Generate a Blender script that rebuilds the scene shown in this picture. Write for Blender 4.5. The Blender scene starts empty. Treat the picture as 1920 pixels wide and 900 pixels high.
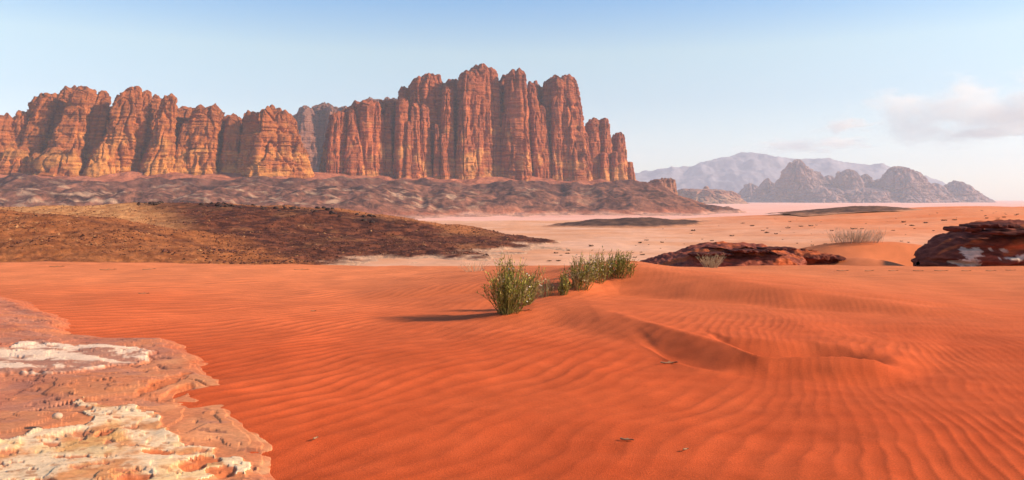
import bpy, math, random
import numpy as np
rng = np.random.default_rng(7)
random.seed(7)
S = bpy.context.scene
COL = S.collection

# ------------------------------------------------------------------ camera
F = 1400.0          # focal length in photo pixels (1920 wide)
HY = 372.0          # horizon row
ZC = 2.0            # eye height over the sand
cam = bpy.data.cameras.new('camera')
cam.sensor_width = 36.0
cam.lens = 36.0 * F / 1920.0
cam.shift_y = -(450.0 - HY) / 1920.0
cam.clip_start = 0.1
cam.clip_end = 90000.0
camo = bpy.data.objects.new('camera', cam)
COL.objects.link(camo)
camo.location = (0, 0, ZC)
camo.rotation_euler = (math.radians(90), 0, 0)
S.camera = camo

# ------------------------------------------------------------------ light
SUN_AZ = math.radians(86)      # clockwise from straight behind the camera towards the right
SUN_EL = math.radians(25)
sx, sy, sz = math.sin(SUN_AZ) * math.cos(SUN_EL), -math.cos(SUN_AZ) * math.cos(SUN_EL), math.sin(SUN_EL)
W = bpy.data.worlds.new('World')
S.world = W
W.use_nodes = True
nt = W.node_tree
nt.nodes.clear()
wo = nt.nodes.new('ShaderNodeOutputWorld')
bg = nt.nodes.new('ShaderNodeBackground')
sky = nt.nodes.new('ShaderNodeTexSky')
sky.sky_type = 'NISHITA'
sky.sun_disc = False
sky.sun_elevation = SUN_EL
sky.sun_rotation = math.atan2(sx, sy)     # measured from +Y towards +X
sky.altitude = 900
sky.air_density = 1.0
sky.dust_density = 0.6
sky.ozone_density = 1.6
bg.inputs['Strength'].default_value = 0.118
# deeper blue overhead, neutral towards the horizon, the same all the way round
wtc = nt.nodes.new('ShaderNodeTexCoord'); wsp = nt.nodes.new('ShaderNodeSeparateXYZ')
wrm = nt.nodes.new('ShaderNodeValToRGB'); wmx = nt.nodes.new('ShaderNodeMix')
wmx.data_type = 'RGBA'; wmx.blend_type = 'MULTIPLY'; wmx.inputs[0].default_value = 1.0
wrm.color_ramp.elements[0].position = 0.0; wrm.color_ramp.elements[0].color = (0.72, 0.68, 0.71, 1)
wrm.color_ramp.elements[1].position = 0.42; wrm.color_ramp.elements[1].color = (0.42, 0.76, 1.0, 1)
for _p, _c in ((0.13, (0.90, 0.84, 0.76)), (0.19, (1.14, 1.03, 0.83)), (0.27, (0.56, 0.85, 0.98))):
    _e = wrm.color_ramp.elements.new(_p); _e.color = (*_c, 1)
nt.links.new(wtc.outputs['Generated'], wsp.inputs[0]); nt.links.new(wsp.outputs['Z'], wrm.inputs['Fac'])
nt.links.new(sky.outputs[0], wmx.inputs[6]); nt.links.new(wrm.outputs['Color'], wmx.inputs[7])
nt.links.new(wmx.outputs[2], bg.inputs['Color'])
nt.links.new(bg.outputs[0], wo.inputs['Surface'])

sun = bpy.data.lights.new('sun', 'SUN')
sun.energy = 4.6
sun.angle = math.radians(3.5)
sun.color = (1.0, 0.79, 0.56)
suno = bpy.data.objects.new('sun', sun)
COL.objects.link(suno)
from mathutils import Vector
suno.rotation_euler = Vector((sx, sy, sz)).to_track_quat('Z', 'Y').to_euler()
suno.location = (60, -10, 60)

S.view_settings.view_transform = 'Standard'
S.view_settings.look = 'None'
S.view_settings.gamma = 1.0
S.view_settings.use_curve_mapping = False
S.view_settings.exposure = 0.86
S.render.engine = 'CYCLES'
S.cycles.use_denoising = True
S.cycles.volume_bounces = 3
S.cycles.max_bounces = 6
S.cycles.diffuse_bounces = 3

# ------------------------------------------------------------------ noise (numpy Perlin)
_perm = rng.permutation(256).astype(np.int32)
_perm = np.concatenate([_perm, _perm, _perm])
_g3 = rng.normal(size=(256, 3)).astype(np.float32)
_g3 /= np.linalg.norm(_g3, axis=1)[:, None]
_a = rng.uniform(0, 2 * math.pi, 256)
_g2 = np.stack([np.cos(_a), np.sin(_a)], 1).astype(np.float32)

def n2(x, y):
    x = np.asarray(x, np.float32); y = np.asarray(y, np.float32)
    x, y = np.broadcast_arrays(x, y)
    xi = np.floor(x).astype(np.int32); yi = np.floor(y).astype(np.int32)
    xf = x - xi; yf = y - yi
    u = xf * xf * xf * (xf * (xf * 6 - 15) + 10); v = yf * yf * yf * (yf * (yf * 6 - 15) + 10)
    xi &= 255; yi &= 255
    def c(i, j):
        g = _g2[_perm[_perm[(xi + i) & 255] + ((yi + j) & 255)]]
        return g[..., 0] * (xf - i) + g[..., 1] * (yf - j)
    a = c(0, 0); b = c(1, 0); d = c(0, 1); e = c(1, 1)
    a = a + u * (b - a); d = d + u * (e - d)
    return (a + v * (d - a)) * 1.5

def n3(x, y, z):
    x, y, z = np.broadcast_arrays(np.asarray(x, np.float32), np.asarray(y, np.float32), np.asarray(z, np.float32))
    xi = np.floor(x).astype(np.int32); yi = np.floor(y).astype(np.int32); zi = np.floor(z).astype(np.int32)
    xf = x - xi; yf = y - yi; zf = z - zi
    f = lambda t: t * t * t * (t * (t * 6 - 15) + 10)
    u, v, w = f(xf), f(yf), f(zf)
    xi &= 255; yi &= 255; zi &= 255
    def c(i, j, k):
        g = _g3[_perm[_perm[_perm[(xi + i) & 255] + ((yi + j) & 255)] + ((zi + k) & 255)]]
        return g[..., 0] * (xf - i) + g[..., 1] * (yf - j) + g[..., 2] * (zf - k)
    l = lambda a, b, t: a + t * (b - a)
    return 1.5 * l(l(l(c(0, 0, 0), c(1, 0, 0), u), l(c(0, 1, 0), c(1, 1, 0), u), v),
                   l(l(c(0, 0, 1), c(1, 0, 1), u), l(c(0, 1, 1), c(1, 1, 1), u), v), w)

def fbm2(x, y, o=4, gain=0.5):
    r = 0; a = 1.0
    for k in range(o):
        r = r + a * n2(x + 17.3 * k, y - 9.1 * k); x = x * 2.03; y = y * 2.03; a *= gain
    return r

def ridged2(x, y, o=4, gain=0.5):
    r = 0; a = 1.0
    for k in range(o):
        r = r + a * (1 - 2 * np.abs(n2(x + 31.7 * k, y + 3.3 * k))); x = x * 2.1; y = y * 2.1; a *= gain
    return r

def fbm3(x, y, z, o=3, gain=0.5):
    r = 0; a = 1.0
    for k in range(o):
        r = r + a * n3(x + 17.3 * k, y - 9.1 * k, z + 5.7 * k); x = x * 2.03; y = y * 2.03; z = z * 2.03; a *= gain
    return r

def ss(a, b, t):
    t = np.clip((t - a) / (b - a), 0, 1)
    return t * t * (3 - 2 * t)

def mixc(a, b, t):
    return np.asarray(a) * (1 - t[..., None]) + np.asarray(b) * t[..., None]

def ground(px, py, z=0.0):
    """photo pixel -> point on the level z"""
    d = (ZC - z) * F / (py - HY)
    return ((px - 960.0) / F * d, d)

def at(px, py, d):
    return ((px - 960.0) / F * d, d, ZC - (py - HY) / F * d)

# ------------------------------------------------------------------ scene helpers
def tag(o, label=None, cat=None, group=None, kind=None):
    if label: o['label'] = label
    if cat: o['category'] = cat
    if group: o['group'] = group
    if kind: o['kind'] = kind
    return o

def mesh_obj(name, verts, quads=None, tris=None, mat=None, parent=None, col=None, smooth=True):
    me = bpy.data.meshes.new(name)
    verts = np.ascontiguousarray(verts, np.float32).reshape(-1, 3)
    loops = []; starts = []; tot = []
    n = 0
    if quads is not None and len(quads):
        q = np.ascontiguousarray(quads, np.int32); loops.append(q.ravel())
        starts.append(np.arange(len(q), dtype=np.int32) * 4); n = q.size
    if tris is not None and len(tris):
        t = np.ascontiguousarray(tris, np.int32); loops.append(t.ravel())
        starts.append(n + np.arange(len(t), dtype=np.int32) * 3)
    loops = np.concatenate(loops); starts = np.concatenate(starts)
    me.vertices.add(len(verts)); me.vertices.foreach_set('co', verts.ravel())
    me.loops.add(len(loops)); me.loops.foreach_set('vertex_index', loops)
    me.polygons.add(len(starts)); me.polygons.foreach_set('loop_start', starts)
    me.polygons.foreach_set('use_smooth', np.full(len(starts), smooth))
    if col is not None:
        c = np.ones((len(verts), 4), np.float32); c[:, :3] = np.asarray(col, np.float32).reshape(-1, 3)
        at_ = me.color_attributes.new('tint', 'FLOAT_COLOR', 'POINT')
        at_.data.foreach_set('color', c.ravel())
    me.update(calc_edges=True)
    if mat: me.materials.append(mat)
    o = bpy.data.objects.new(name, me)
    COL.objects.link(o)
    if parent: o.parent = parent
    return o

def grid_quads(nr, nc, wrap=False):
    i = np.arange(nr - 1)[:, None] * nc
    if wrap:
        j = np.arange(nc)[None]; j2 = (j + 1) % nc
    else:
        j = np.arange(nc - 1)[None]; j2 = j + 1
    return np.stack([i + j, i + j2, i + nc + j2, i + nc + j], -1).reshape(-1, 4)

def empty(name, loc=(0, 0, 0)):
    o = bpy.data.objects.new(name, None)
    o.location = loc
    o.empty_display_size = 0.2
    COL.objects.link(o)
    return o

def logspace(a, b, n):
    return np.exp(np.linspace(math.log(a), math.log(b), n))

# ------------------------------------------------------------------ materials
def material(name, rough=0.9, var=0.12, scale=1.0, bump=0.3, bdist=0.05, bscale=6.0, detail=6.0, stretch=(1, 1, 1), color=None, spec=0.15, var2=None):
    m = bpy.data.materials.new(name)
    m.use_nodes = True
    t = m.node_tree; N = t.nodes; L = t.links
    b = N['Principled BSDF']
    b.inputs['Roughness'].default_value = rough
    b.inputs['Specular IOR Level'].default_value = spec
    if color is None:
        a = N.new('ShaderNodeVertexColor'); a.layer_name = 'tint'; src = a.outputs['Color']
    else:
        a = N.new('ShaderNodeRGB'); a.outputs[0].default_value = (*color, 1); src = a.outputs[0]
    tc = N.new('ShaderNodeTexCoord')
    mp = N.new('ShaderNodeMapping'); mp.inputs['Scale'].default_value = stretch
    L.new(tc.outputs['Object'], mp.inputs['Vector'])
    nz = N.new('ShaderNodeTexNoise'); nz.inputs['Scale'].default_value = scale; nz.inputs['Detail'].default_value = detail
    nz.inputs['Roughness'].default_value = 0.65
    L.new(mp.outputs[0], nz.inputs['Vector'])
    mr = N.new('ShaderNodeMapRange'); mr.inputs['From Min'].default_value = 0.25; mr.inputs['From Max'].default_value = 0.75
    mr.inputs['To Min'].default_value = 1 - var; mr.inputs['To Max'].default_value = 1 + var
    L.new(nz.outputs['Fac'], mr.inputs['Value'])
    mx = N.new('ShaderNodeVectorMath'); mx.operation = 'SCALE'
    L.new(src, mx.inputs[0]); L.new(mr.outputs[0], mx.inputs['Scale'])
    L.new(mx.outputs[0], b.inputs['Base Color'])
    if bump > 0:
        nb = N.new('ShaderNodeTexNoise'); nb.inputs['Scale'].default_value = bscale; nb.inputs['Detail'].default_value = detail
        nb.inputs['Roughness'].default_value = 0.7
        L.new(mp.outputs[0], nb.inputs['Vector'])
        bp = N.new('ShaderNodeBump'); bp.inputs['Strength'].default_value = bump; bp.inputs['Distance'].default_value = bdist
        L.new(nb.outputs['Fac'], bp.inputs['Height']); L.new(bp.outputs[0], b.inputs['Normal'])
    return m

M_SAND = material('red sand', 0.95, 0.30, 90.0, 0.8, 0.008, 110.0, 3.0, spec=0.05)
M_PLAIN = material('desert plain sand', 0.95, 0.14, 0.35, 0.3, 0.15, 1.2, 8.0, spec=0.05)
M_HILL = material('stony hill ground', 0.95, 0.32, 1.1, 0.9, 0.35, 1.6, 8.0, spec=0.1)
M_CLIFF = material('sandstone cliff', 0.92, 0.30, 0.035, 0.8, 5.0, 0.06, 9.0, (1, 1, 2.6), spec=0.1)
def cliff_material():
    m = material('sandstone cliff', 0.92, 0.22, 0.03, 0.0, spec=0.1)
    t = m.node_tree; N = t.nodes; L = t.links
    b = N['Principled BSDF']; tc = [x for x in N if x.type == 'TEX_COORD'][0]
    def nz(scale3, det, ro=0.65):
        mp = N.new('ShaderNodeMapping'); mp.inputs['Scale'].default_value = scale3
        n = N.new('ShaderNodeTexNoise'); n.inputs['Scale'].default_value = 1.0; n.inputs['Detail'].default_value = det; n.inputs['Roughness'].default_value = ro
        L.new(tc.outputs['Object'], mp.inputs[0]); L.new(mp.outputs[0], n.inputs['Vector']); return n.outputs['Fac']
    bed = nz((0.012, 0.012, 0.16), 8); crack = nz((0.11, 0.11, 0.010), 6); rough = nz((0.07, 0.07, 0.09), 9, 0.75)
    def bump(h, dist, st, prev=None):
        p = N.new('ShaderNodeBump'); p.inputs['Distance'].default_value = dist; p.inputs['Strength'].default_value = st
        L.new(h, p.inputs['Height'])
        if prev: L.new(prev, p.inputs['Normal'])
        return p.outputs[0]
    nrm = bump(rough, 9.0, 0.9, bump(crack, 9.0, 0.8, bump(bed, 9.0, 1.0)))
    L.new(nrm, b.inputs['Normal'])
    src = b.inputs['Base Color'].links[0].from_socket
    mr = N.new('ShaderNodeMapRange'); mr.inputs['From Min'].default_value = 0.3; mr.inputs['From Max'].default_value = 0.7
    mr.inputs['To Min'].default_value = 0.58; mr.inputs['To Max'].default_value = 1.38
    L.new(bed, mr.inputs['Value'])
    v = N.new('ShaderNodeVectorMath'); v.operation = 'SCALE'
    L.new(src, v.inputs[0]); L.new(mr.outputs[0], v.inputs['Scale']); L.new(v.outputs[0], b.inputs['Base Color'])
    return m
M_CLIFF = cliff_material()
M_BADLAND = material('badland slopes', 0.95, 0.50, 0.06, 1.0, 7.0, 0.06, 10.0, spec=0.03)
M_FAR = material('distant rock', 0.95, 0.25, 0.008, 0.8, 18.0, 0.012, 9.0, (1, 1, 0.7), spec=0.05)
M_SLAB = material('pale and red sandstone slab', 0.9, 0.26, 18.0, 0.45, 0.012, 30.0, 9.0, (1, 1.6, 1), spec=0.1)
M_OUTCROP = material('dark varnished sandstone', 0.95, 0.40, 3.0, 1.0, 0.10, 4.0, 10.0, (1, 1, 4.0), spec=0.03)
M_BOULDER = material('black basalt stone', 0.85, 0.3, 2.0, 0.5, 0.08, 4.0, 4.0, color=(0.055, 0.032, 0.026))
M_STONE = material('hill stones', 0.9, 0.3, 2.0, 0.0)
M_PEBBLE = material('pale stone', 0.85, 0.15, 20.0, 0.4, 0.01, 30.0, 4.0, color=(0.50, 0.33, 0.22))
M_TWIG = material('dry twig', 0.85, 0.2, 30.0, 0.0, color=(0.30, 0.17, 0.09))
M_STEM = material('green brown stem', 0.7, 0.25, 12.0, 0.0)
M_LEAF = material('shrub leaf', 0.6, 0.25, 20.0, 0.0)
M_BLOOM = material('pale dry blossom', 0.8, 0.15, 20.0, 0.0, color=(0.62, 0.55, 0.45))
M_STRAW = material('dry straw', 0.8, 0.2, 12.0, 0.0)
M_TUFT = material('dark desert tuft', 0.9, 0.3, 6.0, 0.0, color=(0.085, 0.05, 0.025))

# ------------------------------------------------------------------ ridge field
def ridge_field(x, y, pts, slope, rnd=2.0, slope_near=None, endcap=None):
    """height of a ridge line (x, y, z) falling away at the given slope to both sides"""
    h = np.full(x.shape, -1e9)
    for (x0, y0, z0), (x1, y1, z1) in zip(pts[:-1], pts[1:]):
        dx, dy = x1 - x0, y1 - y0
        t = np.clip(((x - x0) * dx + (y - y0) * dy) / (dx * dx + dy * dy), 0, 1)
        ex, ey = x - x0 - t * dx, y - y0 - t * dy
        d = np.sqrt(ex * ex + ey * ey)
        s = slope
        if slope_near is not None:
            nr_ = ss(-0.5, 0.5, (ex * dy - ey * dx) / (d * math.hypot(dx, dy) + 1e-6))
            s = slope + (slope_near - slope) * nr_
        if endcap:      # beyond the end of a segment the ground falls at the steeper slope
            al = np.abs(ex * dx + ey * dy) / (d * math.hypot(dx, dy) + 1e-6)
            s = s + (endcap - s) * ss(0.1, 0.7, al)
        v = z0 + t * (z1 - z0) - s * (np.sqrt(d * d + rnd * rnd) - rnd)
        h = np.maximum(h, v)
    return h

def smax(a, b, k):
    h = np.clip(0.5 + 0.5 * (a - b) / k, 0, 1)
    return b + (a - b) * h + k * h * (1 - h)

# ------------------------------------------------------------------ GROUND: plain and valley, one sheet to the horizon
def plain_z(x, y):
    r = np.sqrt(x * x + y * y)
    base = -8.0 - 3.0 * ss(120, 350, y)
    rise = 9.0 * ss(40, 270, x) * ss(90, 380, y)
    near = base + rise + 0.5 * fbm2(x / 45, y / 45, 3) * ss(60, 200, r)
    near = near + 0.10 * fbm2(x / 5, y / 5, 2)
    fall = ss(430, 980, r + 60 * n2(x / 200, y / 200))
    z = near * (1 - fall) + (-35.0 + 1.2 * fbm2(x / 300, y / 300, 3)) * fall
    return z

az = np.concatenate([np.linspace(-180, -48, 40)[:-1], np.linspace(-48, 48, 620), np.linspace(48, 180, 40)[1:-1]])
az = np.radians(az)
rr = np.concatenate([[0.5], logspace(20, 1200, 330), logspace(1230, 16000, 90)])
R, A = np.meshgrid(rr, az, indexing='ij')
X, Y = R * np.sin(A), R * np.cos(A)
Z = plain_z(X, Y)
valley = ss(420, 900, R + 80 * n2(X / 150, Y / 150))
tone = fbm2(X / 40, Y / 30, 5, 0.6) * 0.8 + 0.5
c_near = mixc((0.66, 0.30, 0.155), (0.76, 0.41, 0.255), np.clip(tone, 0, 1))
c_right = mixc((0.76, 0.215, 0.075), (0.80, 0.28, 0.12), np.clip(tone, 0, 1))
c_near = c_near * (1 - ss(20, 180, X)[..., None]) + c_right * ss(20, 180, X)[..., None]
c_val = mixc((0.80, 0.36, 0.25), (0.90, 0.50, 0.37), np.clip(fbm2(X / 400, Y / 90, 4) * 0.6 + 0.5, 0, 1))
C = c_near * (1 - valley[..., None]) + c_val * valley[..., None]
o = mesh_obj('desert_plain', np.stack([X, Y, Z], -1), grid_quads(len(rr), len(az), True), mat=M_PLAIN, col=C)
tag(o, 'pale orange desert plain and hazy pink valley floor behind the red dune', kind='structure')

# ------------------------------------------------------------------ GROUND: red dune of the foreground
_ax = np.linspace(-40, 40, 801)
_at = np.interp(_ax, [-40, -14, -7, -2.5, 0, 2.4, 3.5, 6, 12, 40], [0.3, 0.35, 0.49, 1.45, 1.3, 1.5, 2.9, 3.3, 3.6, 3.6])
_aA = np.cumsum(_at) * (_ax[1] - _ax[0])
_aA -= np.interp(0, _ax, _aA)
C1X = [-0.9, -0.1, 0.6, 1.3, 1.9, 2.4, 2.8, 3.6, 4.4, 5.2, 7, 12]
C1Y = [14.3, 12.8, 12.2, 11.3, 9.9, 8.95, 8.62, 8.45, 8.35, 9.0, 12, 16]
_c = np.interp(np.linspace(-3, 15, 721), C1X, C1Y)
_k = np.exp(-(np.linspace(-1.5, 1.5, 121) / 0.55) ** 2); _k /= _k.sum()
C1X = np.linspace(-3, 15, 721); C1Y = np.convolve(np.pad(_c, 60, mode='edge'), _k, mode='valid')
RIM = [([1.75, 1.92, 1.98, 2.18, 2.45, 2.75], [10.3, 9.77, 9.35, 9.02, 8.84, 8.75], 0.035, 1.5, 1.70, 2.70),
       ([2.75, 2.86, 2.98, 3.25, 3.49, 3.87, 4.42, 4.8], [10.0, 9.45, 9.12, 9.04, 9.02, 9.0, 8.88, 8.85], 0.15, 1.2, 2.70, 4.75)]
SCOOP = [(2.3, 9.6, 0.5, 0.6, 0), (3.3, 9.5, 0.5, 0.5, 0), (4.1, 9.4, 0.6, 0.5, 0)]

def dune_base(x, y):
    rc = np.interp(x, [-22, -8, 0, 6, 20], [28.5, 27.0, 24.5, 25.5, 26.0]) + 0.5 * n2(x / 6, y * 0 + 3)
    z = -0.40 * (y / 27.0) ** 2 * ss(2, 10, y)
    z = z + 0.07 * fbm2(x / 7 + 3, y / 7, 2) * ss(3, 8, y)
    s = np.maximum(y - rc, 0)
    right = ss(2.0, 7.0, x)
    s2 = np.maximum(y - (rc + 15 * right), 0)
    z = z - 0.30 * s2 * s2 / (s2 + 6)
    # trough and sand drifts round the dark outcrops on the right
    z = z - right * 1.25 * ss(0, 7, s) * (1 - 0.55 * ss(36, 40, y))
    z = z + 1.30 * np.exp(-(((x - 19.0) / 6.0) ** 2 + ((y - 38.5) / 2.6) ** 2))
    z = z + 0.95 * np.exp(-(((x - 16.4) / 2.6) ** 2 + ((y - 33.6) / 3.2) ** 2))
    z = z + 0.45 * np.exp(-(((x - 12.5) / 4.0) ** 2 + ((y - 34.5) / 2.0) ** 2))
    # terrace with a steep face towards the camera
    c1 = np.interp(x, C1X, C1Y) + 0.14 * n2(x / 0.9, y / 2 + 5) + 0.05 * n2(x / 0.35, y)
    dc1 = (np.interp(x + 0.25, C1X, C1Y) - np.interp(x - 0.25, C1X, C1Y)) / 0.5
    dist1 = (y - c1) / np.sqrt(1 + dc1 * dc1)
    hx = np.interp(x, [-0.6, 0.4, 1.4, 2.0, 3.5, 4.4, 5.3, 7, 12], [0, 0.15, 0.19, 0.17, 0.16, 0.15, 0.07, 0.0, 0])
    z = z + 0.10 * hx * np.exp(-((dist1 - 0.80) / 0.14) ** 2) * ss(1.4, 2.2, x)
    z = z + hx * ss(-0.15, np.interp(x, [0, 1.3, 2.4, 5], [1.1, 1.05, 0.75, 0.5]), dist1) * (1 - ss(12.5, 20, y))
    # second ridge running right from the shrubs
    rg = ridge_field(x, y, [(0.7, 15.6, 0.12), (1.8, 17.0, 0.33), (2.4, 17.35, 0.41), (2.9, 17.35, 0.45), (3.5, 16.95, 0.42), (4.2, 16.2, 0.36), (5.6, 14.9, 0.26), (7.5, 13.4, 0.08), (9.5, 12.4, -0.1)], 0.09, 0.4, 0.30)
    z = smax(z, rg - 0.05, 0.06)
    for gx, gy, gr, gh in ((-0.05, 12.95, 0.7, 0.10), (1.15, 15.7, 0.8, 0.14), (1.9, 17.6, 0.8, 0.12), (2.7, 19.0, 0.9, 0.14)):
        z = z + gh * np.exp(-((x - gx) ** 2 + (y - gy) ** 2) / gr ** 2)
    return z

def scoops(x, y, z):
    for rx_, ry_, dp, L_, xa_, xb_ in RIM:
        rx2 = np.linspace(rx_[0], rx_[-1], 300)
        ry2 = np.interp(rx2, rx_, ry_)
        kk = np.hanning(41); kk /= kk.sum()
        ry2 = np.convolve(np.pad(ry2, 20, mode='edge'), kk, mode='valid')
        yr = np.interp(x, rx2, ry2) + 0.03 * n2(x / 0.25, x * 0 + 2)
        u = y - yr
        e = ss(xa_, xa_ + 0.35, x) * ss(xb_, xb_ - 0.55, x)
        L = L_ * (0.9 + 0.25 * n2(x / 0.6, x * 0 + 7))
        hol = np.where(u > 0, np.minimum(ss(-0.06, 0.30, u) * 1.15 - 0.04, np.clip((L - u) / (0.55 * L), 0, 1) ** 1.3), 0)
        z = z - dp * e * np.clip(hol, 0, 1)
        z = z + 0.026 * e * np.where(u > 0, np.exp(-u / 0.06), np.exp(u / 0.22))     # the crisp lip
    return z

def dune_z(x, y, ripple=True, want=False):
    z = scoops(x, y, dune_base(x, y))
    if ripple:
        wx = x + 0.22 * n2(x / 1.7, y / 1.7) + 0.04 * n2(x / 0.45, y / 0.45)
        wy = y + 0.28 * n2(x / 2.1 + 7, y / 2.1) + 0.07 * n2(x / 0.5, y / 0.5 + 9)
        ph = (wy - np.interp(wx, _ax, _aA)) / 0.40
        fr = ph - np.floor(ph)
        # rounded stoss side, short lee side
        prof = np.where(fr < 0.68, 0.5 - 0.5 * np.cos(np.pi * fr / 0.68), 0.5 + 0.5 * np.cos(np.pi * (fr - 0.68) / 0.32))
        sharp = ss(2.0, 4.5, x) * (1 - ss(9, 13, y))
        prof = prof ** 1.35 * (1 - sharp) + prof ** 2.4 * sharp
        amp = 0.0105 * (0.75 + 0.25 * ss(-1, -6, x)) * (0.45 + 0.55 * ss(-0.25, 0.35, fbm2(x / 2.4, y / 2.4 + 40, 2)))
        amp = amp * np.where((x > -2.5) & (x < 2.0), 1 - 0.55 * ss(9.0, 7.0, y) * ss(-2.5, -1.0, x) * ss(2.0, 1.0, x), 1.0)
        amp = amp * (1 + 0.15 * sharp) * (1 - 0.38 * ss(0.5, 3, x)) * np.where(x > 0, 1 - 0.5 * ss(11, 13, y), 1 + 0.5 * ss(-1, -4, x))
        steep = np.zeros_like(x)
        for cx, cy, ax_, ay_, dp_ in SCOOP:
            steep = np.maximum(steep, np.exp(-((x - cx) / (ax_ * 1.3)) ** 2 - ((y - cy) / (ay_ * 1.6)) ** 2))
        amp = amp * (1 - 0.8 * steep) * (1 - ss(22, 34, y))
        z = z + amp * prof
        if want: crest = prof * np.clip(amp / 0.012, 0, 1)
        z = z + 0.004 * n2(x / 0.22, y / 0.22) * (1 - ss(10, 16, y)) + 0.02 * fbm2(x / 1.3, y / 1.3, 2)
    if want: return z, crest
    return z

az = np.radians(np.concatenate([np.linspace(-75, -40, 40)[:-1], np.linspace(-40, 40, 780), np.linspace(40, 75, 40)[1:]]))
rr = np.concatenate([np.linspace(0.4, 3.2, 16)[:-1], logspace(3.2, 30, 560), logspace(30.3, 75, 70)])
Rg, Ag = np.meshgrid(rr, az, indexing='ij')
X, Y = Rg * np.sin(Ag), Rg * np.cos(Ag)
Z, crest = dune_z(X, Y, True, True)
tone = np.clip(0.5 + 0.5 * fbm2(X / 3, Y / 3, 3) + 0.25 * n2(X / 0.3, Y / 0.3), 0, 1)
C = mixc((0.58, 0.087, 0.023), (0.66, 0.116, 0.034), tone)
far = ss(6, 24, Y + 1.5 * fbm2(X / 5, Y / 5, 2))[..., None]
C = C * (1 - far) + np.array((0.74, 0.215, 0.082)) * far  # darker, redder near sand: shading from sky and viewing angle put into the colour
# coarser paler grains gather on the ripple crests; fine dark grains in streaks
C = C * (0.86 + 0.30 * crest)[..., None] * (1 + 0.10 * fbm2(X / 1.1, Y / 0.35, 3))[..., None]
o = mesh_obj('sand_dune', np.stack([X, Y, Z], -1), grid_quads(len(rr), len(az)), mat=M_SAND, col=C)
tag(o, 'rippled red sand dune filling the foreground', kind='structure')

# ------------------------------------------------------------------ stony hill on the left
def pt(px, py, d): return at(px, py, d)
HILL_MAIN = [pt(-500, 392, 230), pt(-200, 385, 222), pt(60, 387, 212), pt(230, 380, 214), pt(330, 379, 214), pt(440, 381, 210), pt(560, 386, 205), pt(640, 392, 200),
             pt(700, 400, 196), pt(800, 414, 188), pt(900, 433, 178), pt(985, 450, 166), pt(1025, 461, 161), pt(1090, 478, 152), pt(1180, 500, 145)]
HILL_SPUR = [pt(-500, 380, 150), pt(-150, 384, 146), pt(0, 392, 140), pt(100, 402, 134), pt(200, 420, 128), pt(300, 442, 122), pt(400, 464, 116), pt(500, 486, 110), pt(600, 500, 106)]
HILL_MID = [pt(460, 436, 147), pt(600, 442, 147), pt(750, 450, 149), pt(880, 454, 156), pt(980, 456.5, 163), pt(1040, 466, 160), pt(1120, 490, 155)]
def hill_z(x, y):
    nz = fbm2(x / 14, y / 14, 4)
    wx = x + 3 * n2(x / 20, y / 20); wy = y + 3 * n2(x / 20 + 9, y / 20)
    a = ridge_field(wx, wy, HILL_MAIN, 0.19, 6.0, 0.075, 0.32)
    b = ridge_field(wx, wy, HILL_SPUR, 0.16, 5.0, 0.09)
    a = smax(a, ridge_field(wx, wy, HILL_MID, 0.06, 8.0, 0.055, 0.3), 0.8)
    z = smax(a, b, 0.5)
    gully = 0.5 * ridged2(x / 16, y / 26, 3)
    return z + 0.45 * nz + gully * 0.4 - 0.4

px = np.linspace(-420, 1120, 560)
dd = logspace(78, 330, 300)
D, PX = np.meshgrid(dd, px, indexing='ij')
X, Y = (PX - 960) / F * D, D
Zp = plain_z(X, Y)
Zh = hill_z(X, Y)
Z = np.maximum(Zh, Zp - 0.6) + 0.12 * n2(X / 1.1, Y / 1.1) + 0.10 * n2(X / 0.5, Y / 0.5)
a = smax(ridge_field(X, Y, HILL_MAIN, 0.19, 6.0, 0.075, 0.32), ridge_field(X, Y, HILL_MID, 0.06, 8.0, 0.055, 0.3), 0.8)
b = ridge_field(X, Y, HILL_SPUR, 0.16, 5.0, 0.09)
PXn = PX + 34 * n2(X / 9, Y / 9) + 14 * n2(X / 3, Y / 3) - np.interp(D, [108, 150, 215], [400, 330, 262])
spur = ss(-0.4, 0.8, b - a)
dark = ss(-70, 80, PXn) * (1 - 0.18 * ss(0.2, 0.6, fbm2(X / 10, Y / 10, 4)))
spcrest = np.interp(PX, [-500, -150, 0, 100, 200, 300, 400, 500, 600], [150, 146, 140, 134, 128, 122, 116, 110, 106])
darkline = np.exp(-((D - spcrest + 1.0) / (2.2 + 1.2 * n2(X / 7, Y / 7))) ** 2) * ss(560, 380, PX) * (0.55 + 0.45 * n2(X / 4, Y / 4))
speck = np.clip(0.5 + 0.9 * fbm2(X / 3.0, Y / 3.0, 4), 0, 1)
c_spur = mixc((0.22, 0.068, 0.024), (0.40, 0.135, 0.045), speck)
c_gul = mixc((0.42, 0.16, 0.055), (0.62, 0.29, 0.11), speck)
c_drk = mixc((0.062, 0.021, 0.014), (0.20, 0.062, 0.030), np.clip(speck * 1.1 - 0.1, 0, 1))
C = c_gul * (1 - dark[..., None]) + c_drk * dark[..., None]
C = C * (1 - spur[..., None]) + c_spur * spur[..., None]
C = C * (1 - 0.85 * np.clip(darkline, 0, 1)[..., None]) + np.array((0.075, 0.03, 0.022)) * 0.85 * np.clip(darkline, 0, 1)[..., None]
ridD = np.interp(PX, [-500, 60, 230, 330, 440, 560, 640, 700, 800, 900, 985], [230, 212, 214, 214, 210, 205, 200, 196, 188, 178, 166])
off = ridD - D + 3 * n2(X / 6, Y / 6)
top_ = (ss(8, 2, off) * ss(390, 440, PX) * ss(960, 860, PX))[..., None]
C = C * (1 - 0.8 * top_) + np.array((0.44, 0.155, 0.055)) * 0.8 * top_
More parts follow.
